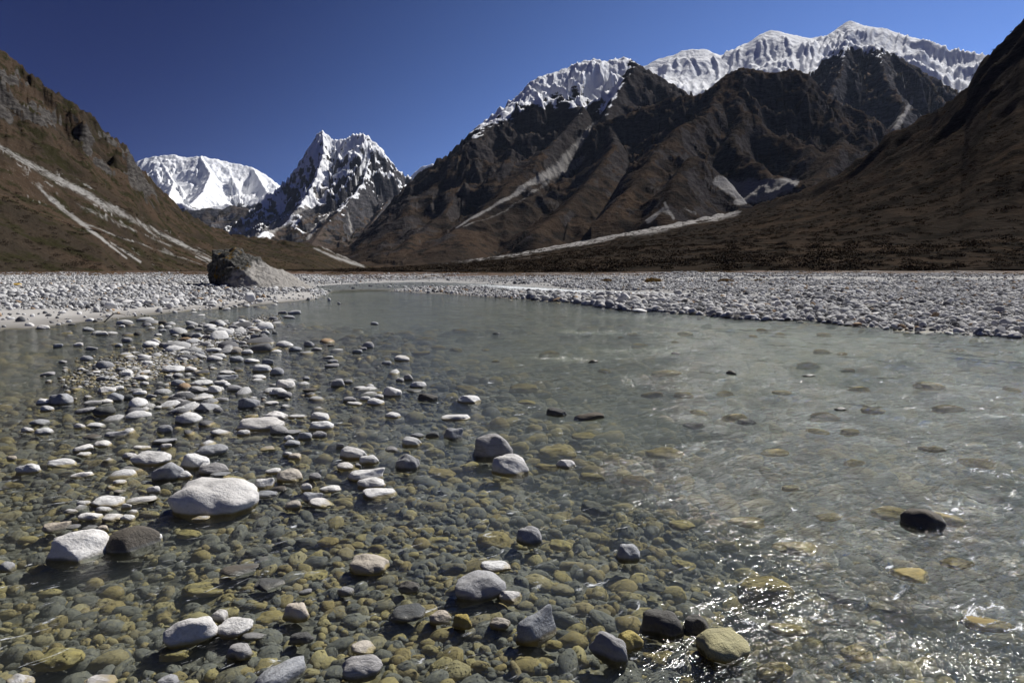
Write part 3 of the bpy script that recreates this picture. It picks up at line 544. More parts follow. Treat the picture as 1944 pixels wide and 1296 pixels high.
# traced stones: centre x, waterline y, width, visible height, tone, options
TR = [(52,621,18,10,'w'),(74,624,30,8,'w'),(167,611,17,8,'w'),(110,613,14,6,'b'),(292,652,19,10,'w'),(160,684,22,10,'g'),(192,699,30,16,'g'),(85,713,28,8,'g'),(117,689,15,6,'g'),(344,684,24,8,'w'),
(322,706,46,14,'w'),(358,704,24,10,'w'),(373,708,22,6,'b'),(402,668,30,9,'w'),(431,666,22,14,'g'),(444,670,24,13,'b'),(467,672,25,10,'w'),(445,686,25,12,'g'),(473,688,30,9,'w'),(506,692,22,12,'g'),
(493,705,36,16,'w'),(523,711,26,15,'g'),(488,719,26,9,'w'),(427,710,36,8,'w'),(425,722,38,13,'g'),(416,730,24,10,'w'),(580,721,13,10,'g'),(535,738,35,21,'w'),(518,750,18,12,'w'),(538,754,28,13,'g'),
(585,743,28,8,'d'),(639,733,26,17,'g'),(628,697,27,8,'g'),(630,689,20,8,'g'),(557,666,25,10,'g'),(585,657,20,11,'g'),(600,665,20,7,'g'),(627,657,14,5,'d'),(535,595,18,6,'g'),(557,596,28,8,'g'),
(547,604,22,6,'g'),(517,607,18,7,'g'),(456,613,20,8,'w'),(485,612,20,7,'w'),(418,619,13,8,'w'),(440,625,20,9,'g'),(482,642,17,9,'g'),(468,644,12,6,'g'),(390,643,15,8,'g'),(415,636,26,6,'g'),
(498,624,14,7,'g'),(484,627,16,5,'w'),(283,659,17,7,'g'),(237,714,20,10,'w'),(264,721,27,10,'w'),(190,722,24,9,'g'),(192,746,37,14,'w'),(214,761,29,19,'g'),(172,767,37,9,'g'),(197,765,24,8,'w'),
(240,758,23,10,'d'),(284,755,20,8,'g'),(299,767,17,7,'d'),(77,767,22,13,'w'),(108,767,43,23,'g'),(137,760,16,7,'b'),(83,780,25,12,'w'),(190,788,45,18,'d','a'),(155,784,42,12,'g'),(334,732,29,13,'g'),
(378,732,38,12,'w'),(371,744,40,12,'g'),(404,746,26,16,'w'),(443,742,30,13,'g'),(344,755,30,14,'w'),(336,769,35,14,'g'),(376,760,38,10,'w'),(418,761,28,8,'g'),(386,780,48,17,'g'),(411,782,19,10,'g'),
(468,774,40,22,'g'),(513,768,26,8,'w'),(518,796,44,18,'w'),(482,816,94,27,'w','f'),(459,826,24,12,'w'),(526,824,34,19,'g'),(561,794,36,9,'w'),(605,798,42,17,'w'),(605,815,50,18,'w'),(549,824,36,9,'g'),
(604,830,29,13,'g'),(577,834,26,16,'g'),(546,836,20,11,'w'),(552,846,30,13,'g'),(309,821,27,18,'g'),(147,813,22,11,'w'),(177,811,33,10,'w'),(46,820,24,11,'w'),(68,806,34,12,'g'),(76,824,34,14,'w'),
(168,833,32,10,'d'),(213,829,42,13,'g'),(187,848,32,14,'w'),(148,857,36,14,'w'),(153,866,25,9,'w'),(302,842,50,11,'g'),(312,851,20,11,'w'),(264,853,34,9,'w'),(397,863,55,21,'g'),(277,882,72,27,'w','f'),
(241,870,30,13,'w'),(503,855,28,8,'b'),(18,874,20,10,'b'),(46,898,44,20,'w'),(109,886,50,17,'w'),(545,865,20,9,'w'),(558,871,26,12,'b'),(698,660,22,13,'g'),(677,670,20,8,'g'),(689,664,14,6,'g'),
(733,692,18,8,'g'),(761,685,30,12,'w'),(710,616,15,6,'g'),(660,727,18,8,'g'),(774,721,20,13,'g'),(758,724,16,8,'g'),(792,735,32,13,'w'),(784,744,28,7,'d'),(742,752,37,20,'w'),(717,756,20,9,'w'),
(711,768,32,14,'w'),(662,762,25,10,'g'),(671,769,28,8,'w'),(692,760,20,9,'w'),(810,760,39,15,'d'),(891,765,47,17,'w'),(744,793,30,12,'w'),(863,798,57,14,'w'),(859,833,37,27,'g'),(820,830,28,12,'d'),
(791,830,26,9,'g'),(779,846,38,20,'w'),(742,857,25,11,'g'),(934,868,78,50,'g','f'),(969,900,72,42,'w','f'),(1075,888,38,18,'w'),(667,870,54,25,'w'),(697,880,38,18,'w'),(645,850,16,13,'g'),(770,890,48,32,'g','f'),
(652,891,32,15,'w'),(679,886,12,11,'g'),(1057,788,40,16,'d'),(1120,797,60,17,'d'),(942,633,16,5,'d'),(1216,592,27,7,'w'),(1127,686,20,8,'d'),(1285,671,18,6,'d'),
(389,978,158,76,'w','B'),(120,1068,119,66,'w','R'),(230,1048,99,56,'d','S'),(291,1028,25,19,'w'),(192,1008,22,12,'b'),(148,907,40,13,'w'),(220,920,25,12,'w'),(288,936,24,17,'w'),(222,936,20,8,'b'),(153,960,25,12,'w'),
(193,961,66,22,'w'),(258,956,54,18,'w'),(190,972,32,13,'w'),(237,966,20,12,'w'),(128,974,28,9,'w'),(163,988,44,18,'w'),(205,989,40,16,'w'),(237,989,26,14,'w'),(248,976,20,10,'w'),(94,1009,46,22,'b'),
(131,1004,34,9,'g'),(165,1005,27,8,'g'),(310,911,60,34,'g','r'),(362,888,58,30,'w'),(345,908,30,16,'w'),(400,899,54,22,'g'),(412,905,38,9,'g'),(471,936,25,20,'g'),(497,926,36,21,'w'),(528,932,28,11,'d'),
(500,944,44,15,'g'),(545,913,48,26,'b'),(515,899,28,12,'w'),(596,910,25,14,'g'),(580,931,24,18,'w'),(624,934,44,14,'w'),(587,953,40,22,'g'),(604,962,50,17,'w'),(553,965,32,16,'b'),(376,988,34,8,'w'),
(6,1084,28,22,'g'),(444,1092,70,26,'d'),(501,1120,60,22,'d'),(577,1128,25,11,'g'),(349,1224,98,56,'w','F'),(414,1180,32,25,'w'),(436,1208,66,36,'w','f'),(477,1214,46,14,'g'),(449,1250,50,30,'g','f'),(558,1176,50,34,'b','f'),
(568,1221,48,22,'d'),(523,1306,88,80,'g','L'),(180,1304,62,24,'w'),(25,1304,60,24,'w'),(312,1306,40,26,'g'),(691,911,71,25,'w','f'),(702,926,56,22,'w'),(717,945,66,22,'w'),(693,1087,78,40,'b','f'),(940,1085,60,22,'w'),
(907,1137,104,56,'g','F'),(968,1143,48,24,'w'),(774,1123,42,22,'d'),(653,1129,32,16,'g'),(768,1177,72,34,'d'),(1018,1216,88,64,'g','L2'),(948,1192,42,22,'b'),(1006,1031,50,36,'g','f'),(1194,1063,48,44,'g','f'),
(1160,1253,76,58,'g','L3'),(1199,1230,48,34,'y'),(1262,1204,84,52,'d','f'),(686,1241,46,26,'b'),(683,1287,76,42,'g','f'),(835,1182,42,24,'b'),(877,1190,38,28,'y'),(1386,1253,98,66,'y','O'),(1327,1204,52,38,'d'),
(1772,1006,76,50,'d','D'),(1600,777,22,9,'d'),(1540,713,24,7,'d'),(1390,707,18,10,'d'),(1745,632,12,5,'d'),(1522,611,16,6,'d'),
# stones only just awash, yellow with algae
(798,669,34,8,'y','s'),(864,660,27,8,'y','s'),(940,1026,70,34,'y','s'),(1065,1031,46,28,'y','s'),(1052,1226,34,28,'y','s'),(1125,898,50,16,'y','s'),(1040,887,50,14,'y','s'),(1465,1122,112,84,'y','s'),(1815,987,60,28,'y','s'),
(1525,1044,85,26,'y','s'),(1400,790,48,22,'y','s'),(1573,784,55,18,'y','s'),(1665,777,42,18,'y','s'),(1810,771,56,15,'y','s'),(1620,818,38,18,'y','s'),(1615,698,26,10,'y','s'),(1432,637,16,5,'y','s'),(590,1094,52,44,'y','s'),
(90,1255,95,52,'y','s'),(377,1116,90,28,'y','s'),(323,1244,60,28,'y','s'),(505,1172,64,32,'y','s'),(1270,708,60,11,'y','s'),(1205,632,26,6,'y','s'),(1000,763,34,9,'y','s'),(1110,824,46,13,'y','s'),(890,884,40,16,'y','s'),
(1020,1290,44,50,'d','s'),(860,1080,54,30,'d','s'),(1245,1110,44,40,'d','s'),(1420,800,40,12,'d','s'),(1210,905,60,20,'y','s'),(480,1050,44,26,'d','s'),(680,1030,34,20,'y','s'),(620,1030,40,22,'y','s'),(1930,735,30,8,'y','s'),
(1135,965,60,30,'d','s'),(830,1020,46,20,'y','s'),(1480,1278,70,40,'y','s'),(1640,1240,60,34,'y','s'),(1745,1100,70,26,'y','s'),(350,1010,48,16,'y','s'),(1300,1000,50,20,'y','s'),(1330,778,34,10,'y','s'),(1490,745,36,8,'y','s')]
HAND = {  # labels for the stones the eye finds first
 (389,978): 'largest white boulder in the shallows, smooth and rounded, water round its foot',
 (120,1068): 'white egg-shaped boulder near the edge, just beside the dark blocky slab stone',
 (230,1048): 'dark grey blocky slab stone with a split face, between the two white boulders',
 (934,868): 'rounded grey humped boulder touching the pitted white one at the edge of the deep water',
 (969,900): 'pitted round white boulder in front of the grey humped boulder',
 (482,816): 'long low white boulder with a dip in its back, among the mid-stream stones',
 (277,882): 'long pale speckled stone lying behind the largest white boulder to its left',
 (907,1137): 'smooth grey loaf-shaped stone, the largest dry one in the central shallows',
 (349,1224): 'large pale pebble-shaped stone, leftmost of the trio near the bottom edge',
 (436,1208): 'white pointed stone beside the large pale one near the bottom edge',
 (523,1306): 'long pale grey slab-like stone cut by the bottom edge of the view',
 (1386,1253): 'round olive-yellow stone with a shiny wet grey top near the bottom edge',
 (1465,1122): 'largest submerged yellow stone, round and pitted, on the deep side',
 (1772,1006): 'dark wet dome-shaped stone in the glittering current, the water breaking round it',
 (1018,1216): 'large wet grey stone tilted up, below the smooth loaf-shaped stone',
 (1160,1253): 'angular grey and yellow wedge stone near the bottom edge with a pale dry cap',
 (1194,1063): 'grey upright stone with a dry pale top, alone at the edge of the deep water',
 (1006,1031): 'dark wet stone with a white dry cap beside a yellow submerged one',
 (1262,1204): 'broad dark wet stone with rough grey end, left of the round olive stone',
 (693,1087): 'pinkish tan angular stone with a yellow waterline in the central shallows',
 (1057,788): 'dark green wet stone, the smaller of the pair awash in mid river',
 (1120,797): 'long dark green wet stone, the larger of the pair awash in mid river',
 (770,890): 'grey folded-looking stone leaning up at the inner edge of the stone bar',
 (535,738): 'white domed stone standing highest among the middle bar stones',
 (190,788): 'black wedge-shaped stone on the bar far left, darkest of its cluster',
 (108,767): 'grey humped stone with a smaller white one against it near the view edge',
 (557,596): 'flat grey stone farthest up the stone bar near the left bank',
 (1216,592): 'flat white stone lying alone in the water off the far right bank',
 (683,1287): 'wet grey stone with a pale broken top at the bottom edge below a brown cobble',
 (768,1177): 'dark brown flat stone with one pale dry patch below the central shallows',
 (940,1085): 'small pinkish white stone lying right behind the smooth loaf-shaped stone',
 (310,911): 'grey tilted stone leaning behind the largest white boulder'}
ZONES = [((0,640,260,730),'in the far left shallows below the sandy shore'),((260,580,640,700),'on the far end of the stone bar'),((0,730,260,870),'in the cluster at the left of the bar'),
 ((260,700,480,800),'in the middle of the stone bar'),((480,690,660,860),'on the right flank of the bar'),((260,800,480,920),'behind the largest white boulder'),((660,640,830,780),'in the line of stones by the open water'),
 ((640,780,900,960),'at the inner edge beside the deep water'),((0,860,330,1020),'in the cluster left of the largest white boulder'),((460,860,640,980),'right of the largest white boulder'),
 ((0,580,260,640),'along the sandy left shore'),((900,560,1944,720),'far out in the river'),((1200,720,1944,900),'in the glittering current'),((1200,900,1944,1300),'in the deep water near the bottom corner'),
 ((0,1020,640,1300),'in the shallows near the bottom edge'),((640,960,1200,1300),'in the central foreground shallows')]
def describe(w_, h_, tone, kind=''):
    asp = h_/w_; shape = 'flat' if asp < .29 else ('tall' if asp > .58 else ('humped' if asp > .45 else ('oval' if asp > .37 else 'low')))
    size = 'big' if w_ > 60 else ('largish' if w_ > 44 else ('medium' if w_ > 32 else ('small' if w_ > 20 else 'tiny')))
    return f'{size} {shape} {WORDS[tone]} {kind}stone'
def zone(px, py): return next((t for (a,b,c,d), t in ZONES if a <= px < c and b <= py < d), 'in the open river')
def neighbour(px, py, w_, lst):
    q = min((q for q in lst if (q[0], q[1]) != (px, py)), key=lambda q: math.hypot(q[0]-px, (q[1]-py)*2)); dx = q[0]-px; dy = q[1]-py
    rel = ('left of' if dx > 0 else 'right of') if abs(dx) > abs(dy)*1.3 else ('behind' if dy > 0 else 'in front of')
    return f'{rel} a {"larger" if q[2] > w_ else "smaller"} {WORDS[q[4]]} one'
def make_labels(lst, hand):
    base = [describe(q[2], q[3], q[4], 'awash ' if len(q) > 5 and q[5] == 's' else '') for q in lst]
    L = [hand.get((q[0], q[1])) or b+' '+zone(q[0], q[1]) for q, b in zip(lst, base)]
    dup = {x for x in L if L.count(x) > 1}
    for i, q in enumerate(lst):
        if L[i] in dup: L[i] = base[i]+' '+neighbour(q[0], q[1], q[2], lst)
    dup = {x for x in L if L.count(x) > 1}
    for i, q in enumerate(lst):
        if L[i] in dup: L[i] += ' '+('at left' if q[0] < 300 else 'midway' if q[0] < 700 else 'at right')+(' far out' if q[1] < 800 else '')
    return L
# more stones just awash out in the stream
_r = random.Random(5); _k = 0
while _k < 48:
    px_ = _r.uniform(720, 1930); py_ = 625+670*_r.random()**1.5
    if px_ < 1150 and py_ > 900: continue
    Y_ = H*F/(py_-HOR); w_ = _r.uniform(.14, .42)*F/Y_
    if w_ < 9 or w_ > 95 or any(math.hypot(q[0]-px_, (q[1]-py_)*2.2) < (q[2]+w_)*.62 for q in TR): continue
    TR.append((round(px_), round(py_), round(w_), max(3, round(w_*.3)), 'y' if _r.random() < .8 else 'd', 's')); _k += 1
i_ = 0
placed = []; used_labels = {}
def place_stone(px, py, wpx, hpx, tone, opt='', label=None, group=None, seed=0, me=None):
    sub = opt == 's'
    x, y = ground(px, py, -.02 if sub else 0.0)
    dist = y*cp + H*sp; a = wpx/2*dist/F; dl = math.atan2(H, y)
    b = a*random.uniform(.62, .9); hp = hpx*dist/F
    yaw = random.uniform(-.35, .35)
    sd_, cd_ = math.sin(dl), math.cos(dl)
    b = min(b, hp/(2.05*sd_)*.98)
    c = math.sqrt(max((hp-b*sd_)**2-(b*sd_)**2, (a*.22)**2))/cd_
    c = min(c, a*1.1)*.92
    z0 = 0.0
    if sub: c = min(c, a*.7); c = min(c, a*.45); z0 = (-c-.022-random.random()*.02) if i_ > 60 else -c-.010
    elif tone == 'd' and wpx < 32 and px > 900: c = c*.75; z0 = -.45*c
    elif tone == 'd' and wpx > 55: z0 = -.1*c
    if wpx > 100 and sub: me = fine[1]; c = a*.55; z0 = -c-.004
    if opt == 'O': me = fine[4]; c *= .8
    if opt == 'D': me = fine[6]
    if me is None:
        me = random.choice(fine) if wpx > 34 and opt != 'a' else random.choice(medium)
        if opt == 'S': me = flat4
    o = bpy.data.objects.new('stone' if not opt == 'B' else 'boulder', me); link(o)
    o.location = (x, y+b*.9, z0); o.scale = (a*1.02, b, max(c, .01)); 
    o.rotation_euler = (random.uniform(-.06,.06), random.uniform(-.12,.12), yaw)
    if opt in ('R',): o.rotation_euler = (0, -.22, .25)
    if opt in ('F',): o.rotation_euler = (0, -.16, .2)
    if opt == 'r': o.rotation_euler = (0, -.4, .3)
    if opt == 'S': o.rotation_euler = (.1, -.1, .15)
    if opt == 'L': o.rotation_euler = (.05, -.1, .95); o.scale = (a*1.35, a*.62, c*.75)
    if opt == 'L2': o.rotation_euler = (0, -.25, .6); o.scale = (a*1.05, b*.8, c)
    if opt == 'L3': o.rotation_euler = (0, .3, -.5); o.scale = (a*1.05, b*.8, c)
    if opt == 'B': o.rotation_euler = (0, .03, 0)
    k = random.uniform(.84, 1.12); t = TONES[tone]; j = random.uniform(-.012, .012)
    o.color = (t[0]*k+j, t[1]*k, t[2]*k-j, (1.0 if tone == 'y' else random.uniform(.45,1) if tone in 'wb' else random.uniform(0,.55)))
    if opt == 'O': o.color = (.40,.37,.22,1)
    o['label'] = label; o['category'] = 'boulder' if wpx > 95 else 'stone'
    o['group'] = group or ('stones just under the surface' if sub else 'stones standing out of the shallow water')
    placed.append((x, y+b*.5, max(a, b)))
    return o
# small stones on the far end of the bar
_k = 0
while _k < 46:
    k = _r.random(); px_ = _r.gauss(470-240*k, 40+60*k); py_ = 606+_r.random()**1.2*190*k+_r.uniform(0,30)
    w_ = _r.uniform(9, 17)*(1+k*.5)
    if not 20 < px_ < 660 or any(math.hypot(q[0]-px_, (q[1]-py_)*2.2) < (q[2]+w_)*.5 for q in TR): continue
    TR.append((round(px_), round(py_), round(w_), round(w_*_r.uniform(.3,.5)), _r.choice('wwggggd'))); _k += 1
lab = make_labels(TR, HAND)
for i, s in enumerate(TR):
    opt = s[5] if len(s) > 5 else ''; i_ = 99 if i > 300 or (i % 2 and opt == 's') else 0
    place_stone(s[0], s[1], s[2], s[3], s[4], opt, lab[i])

# ---- scattered stones, past what can be told apart: instanced on points
protoC = bpy.data.collections.new('stone_shapes')
for i in range(10):
    po = bpy.data.objects.new('pebble', stone_mesh('pebble', 2, 400+i, SI, .7 if i % 3 == 2 else .25, .14)); protoC.objects.link(po)
def scatter(name, pts, scl, rot, coll, nproto, label=None, mat=None):
    me = bpy.data.meshes.new(name); n = len(pts); me.vertices.add(n); me.vertices.foreach_set('co', np.ascontiguousarray(pts, np.float32).ravel())
    for k, v in (('scl', scl), ('rot', rot)):
        a = me.attributes.new(k, 'FLOAT_VECTOR', 'POINT'); a.data.foreach_set('vector', np.ascontiguousarray(v, np.float32).ravel())
    a = me.attributes.new('idx', 'INT', 'POINT'); a.data.foreach_set('value', rng.integers(0, nproto, n).astype(np.int32))
    o = bpy.data.objects.new(name, me); link(o)
    ng = bpy.data.node_groups.new(name+'_nodes', 'GeometryNodeTree')
    ng.interface.new_socket('Geometry', in_out='INPUT', socket_type='NodeSocketGeometry'); ng.interface.new_socket('Geometry', in_out='OUTPUT', socket_type='NodeSocketGeometry')
    gi = ng.nodes.new('NodeGroupInput'); go = ng.nodes.new('NodeGroupOutput'); ip = ng.nodes.new('GeometryNodeInstanceOnPoints')
    ci = ng.nodes.new('GeometryNodeCollectionInfo'); ci.inputs['Collection'].default_value = coll; ci.inputs['Separate Children'].default_value = True; ci.inputs['Reset Children'].default_value = True
    def na(nm, dt): q = ng.nodes.new('GeometryNodeInputNamedAttribute'); q.data_type = dt; q.inputs[0].default_value = nm; return q.outputs[0]
    L = ng.links.new
    L(gi.outputs[0], ip.inputs['Points']); L(ci.outputs[0], ip.inputs['Instance']); ip.inputs['Pick Instance'].default_value = True
    L(na('idx','INT'), ip.inputs['Instance Index']); L(na('scl','FLOAT_VECTOR'), ip.inputs['Scale'])
    e2r = ng.nodes.new('FunctionNodeEulerToRotation'); L(na('rot','FLOAT_VECTOR'), e2r.inputs[0]); L(e2r.outputs[0], ip.inputs['Rotation'])
    L(ip.outputs[0], go.inputs[0])
    md = o.modifiers.new('scatter', 'NODES'); md.node_group = ng
    o['kind'] = 'stuff'
    if label: o['label'] = label
    return o
def rscale(r, n, flat=(.35,.65)):
    return np.stack([r*rng.uniform(.85,1.25,n), r*rng.uniform(.6,.95,n), r*rng.uniform(*flat,n)], -1)
def rrot(n, tilt=.25): return np.stack([rng.normal(0,tilt,n), rng.normal(0,tilt,n), rng.uniform(0,6.28,n)], -1)

# river-bed stones: density falls with distance, sizes stay real
def sample_polar(n, y0, y1, t0, t1, p=1.0):
    v = rng.uniform(0, 1, n); Y = (y0**p+(y1**p-y0**p)*v)**(1/p) if p else y0*(y1/y0)**v
    t = rng.uniform(t0, t1, n); return Y*t, Y
pos_, rad_ = [], []
for n, y0, y1, ra, rb in ((9000,1.6,5,.012,.04),(3200,1.6,7,.035,.085),(9000,4.5,14,.02,.06),(3600,5,16,.05,.16),(6500,12,40,.09,.28),(6000,2,9,.015,.05)):
    X, Y = sample_polar(n, y0, y1, -1.05, 1.05, 1.2 if y0 < 10 else 1.6)
    r = ra*(rb/ra)**rng.uniform(0, 1, n)**1.3
    z, d = ground_z(X, Y); ok = d < .3; X, Y, r, z = X[ok], Y[ok], r[ok], z[ok]
    pos_.append(np.stack([X, Y, z+r*.12], -1)); rad_.append(r)
pos_ = np.concatenate(pos_); rad_ = np.concatenate(rad_); n = len(pos_)
sc_ = rscale(rad_, n, (.4,.75)); top = pos_[:,2]+sc_[:,2]
t_ = pos_[:,0]/pos_[:,1]; ppx, ppy = proj(pos_[:,0], pos_[:,1], pos_[:,2]*0)
bar = polyline_mask(ppx, ppy, [([(500,606,30),(430,650,60),(330,720,130),(300,800,200),(330,900,230)],1.0),([(540,740,100),(600,830,120),(560,930,130)],.9),([(700,660,20),(740,750,60),(780,850,80)],.7)])
allow = rng.uniform(0, 1, n) < np.clip(bar-.2, 0, 1)*np.where(rad_ > .05, .7, .9)
pl_ = np.array([q for q in placed if q[2] > .05])
dd_ = (np.hypot(pos_[:,0,None]-pl_[None,:,0], pos_[:,1,None]-pl_[None,:,1])/pl_[None,:,2]).min(1)
kp_ = dd_ > .85; pos_, rad_, sc_, top, allow = pos_[kp_], rad_[kp_], sc_[kp_], top[kp_], allow[kp_]; n = len(pos_)
px_, py_ = [], []
u_ = rng.uniform(0, 1, 5200); px_ = np.interp(u_, [0,.35,.75,1], [515,430,290,170])+rng.normal(0, 26, 5200)*(.5+u_); py_ = np.interp(u_, [0,.35,.75,1], [603,636,690,722])+rng.normal(0, 9, 5200)*(.5+u_)
ex, ey = ground(px_, np.clip(py_, 592, 800)); er = .016*(3.2**rng.uniform(0, 1, 5200)); ed = (np.hypot(ex[:,None]-pl_[None,:,0], ey[:,None]-pl_[None,:,1])/pl_[None,:,2]).min(1) > .9
ex, ey, er = ex[ed], ey[ed], er[ed]; ez, _ = ground_z(ex, ey); e_sc = rscale(er, len(ex), (.4,.75))
pos_ = np.concatenate([pos_, np.stack([ex, ey, np.maximum(ez+er*.2, -e_sc[:,2]*rng.uniform(-.1, 1.5, len(ex)))], -1)]); sc_ = np.concatenate([sc_, e_sc]); allow = np.concatenate([allow, np.ones(len(ex), bool)]); top = pos_[:,2]+sc_[:,2]; n = len(pos_)
low = ~allow & (top > -.012); pos_[low,2] -= (top[low]+.012+rng.uniform(0,.03,low.sum()))
scatter('river_bed_pebbles', pos_, sc_, rrot(n), protoC, 10, 'mixed yellow, brown and grey pebbles covering the river bed')

# bank cobbles
bx, by, br_ = [], [], []
for n, t0, t1, y1, ra, rb in ((110000,-.30,1.0,112,.04,.17),(90000,-.1,1.0,55,.025,.13),(60000,-1.0,-.22,112,.05,.17),(30000,-1.0,-.25,60,.025,.10)):
    X, Y = sample_polar(n, 15, y1, t0, t1, 1.35); r = ra*(rb/ra)**(rng.uniform(0,1,n)**1.8)
    bx.append(X); by.append(Y); br_.append(r)
X = np.concatenate(bx); Y = np.concatenate(by); r = np.concatenate(br_)
z, d = ground_z(X, Y); t = X/Y
cm = chan_mask(t, Y)
keep = (d > -.25) & ~((t < -.29) & (d < 5+fbm(X/4, Y/4, 3, 5)*5) & (rng.uniform(0,1,len(X)) > .13)) & ((cm < .45) | (rng.uniform(0,1,len(X)) < .04)) & (Y + fbm(X/14, Y/10, 4, 8)*16 < 108)
r = r*np.exp(.55*fbm(X/7, Y/11, 3, 29)+.3*(rng.uniform(0,1,len(X)) > .985))
keep &= rng.uniform(0,1,len(X)) < np.clip(.55+.9*fbm(X/7, Y/7, 3, 15), .25, 1)
X, Y, r, z, d = X[keep], Y[keep], r[keep], z[keep], d[keep]
r = r*np.where(X/Y > 0, 1+.35*np.exp(-d/6), 1.0)
n = len(X); S_ = rscale(r, n, (.4,.85)); R_ = rrot(n, .5); zc = z+S_[:,2]*.4
px, py = proj(X, Y, zc); vis = (px > 5) & (px < 1940)
app = np.where(vis, r/Y, 0); order = np.argsort(-app); top_ = order[:290]; rest = order[290:]
prev = None
for k in top_:
    me = medium[int(rng.integers(0, 22))]; o = bpy.data.objects.new('cobble', me); link(o)
    o.location = (X[k], Y[k], zc[k]); o.scale = S_[k]; o.rotation_euler = R_[k]
    q = rng.uniform(); base = np.array(TONES['w'])*rng.uniform(.72,1.05) if q < .55 else (np.array(TONES['g'])*rng.uniform(.8,1.25) if q < .9 else np.array(TONES['d'])*1.4)
    o.color = (*base, .5)
    right = X[k]/Y[k] > -.2
    tn = 'pale' if q < .55 else ('grey' if q < .9 else 'dark')
    asp = S_[k][2]/S_[k][0]; shp = 'flat' if asp < .5 else ('rounded' if asp < .68 else ('humped' if asp < .85 else 'upright'))
    wd = 2*S_[k][0]*F/Y[k]; sz = 'large' if wd > 26 else ('medium-sized' if wd > 20 else 'small')
    where = 'at the waterline' if d[k] < .8 else ('just above the waterline' if d[k] < 3 else 'back from the water')
    zx = next(t for lim, t in ((150,'on the left bank by the view edge'),(400,'on the left bank before the huge rock'),(700,'beside the tip of the huge rock'),(1000,'where the far bank begins'),(1250,'on the middle of the far bank'),(1450,'below the brown mountain on the far bank'),(1650,'below the highest snow summit'),(1800,'right of the highest snow summit'),(9999,'by the right edge of the view')) if px[k] < lim)
    tag(o, f'{sz} {shp} {tn} cobble {where} {zx}', 'cobble', ('cobbles on the far right bank' if right else 'cobbles on the left bank'))
scatter('bank_cobbles', np.stack([X, Y, zc], -1)[rest], S_[rest], R_[rest], protoC, 10, 'pale cobbles covering both river banks')

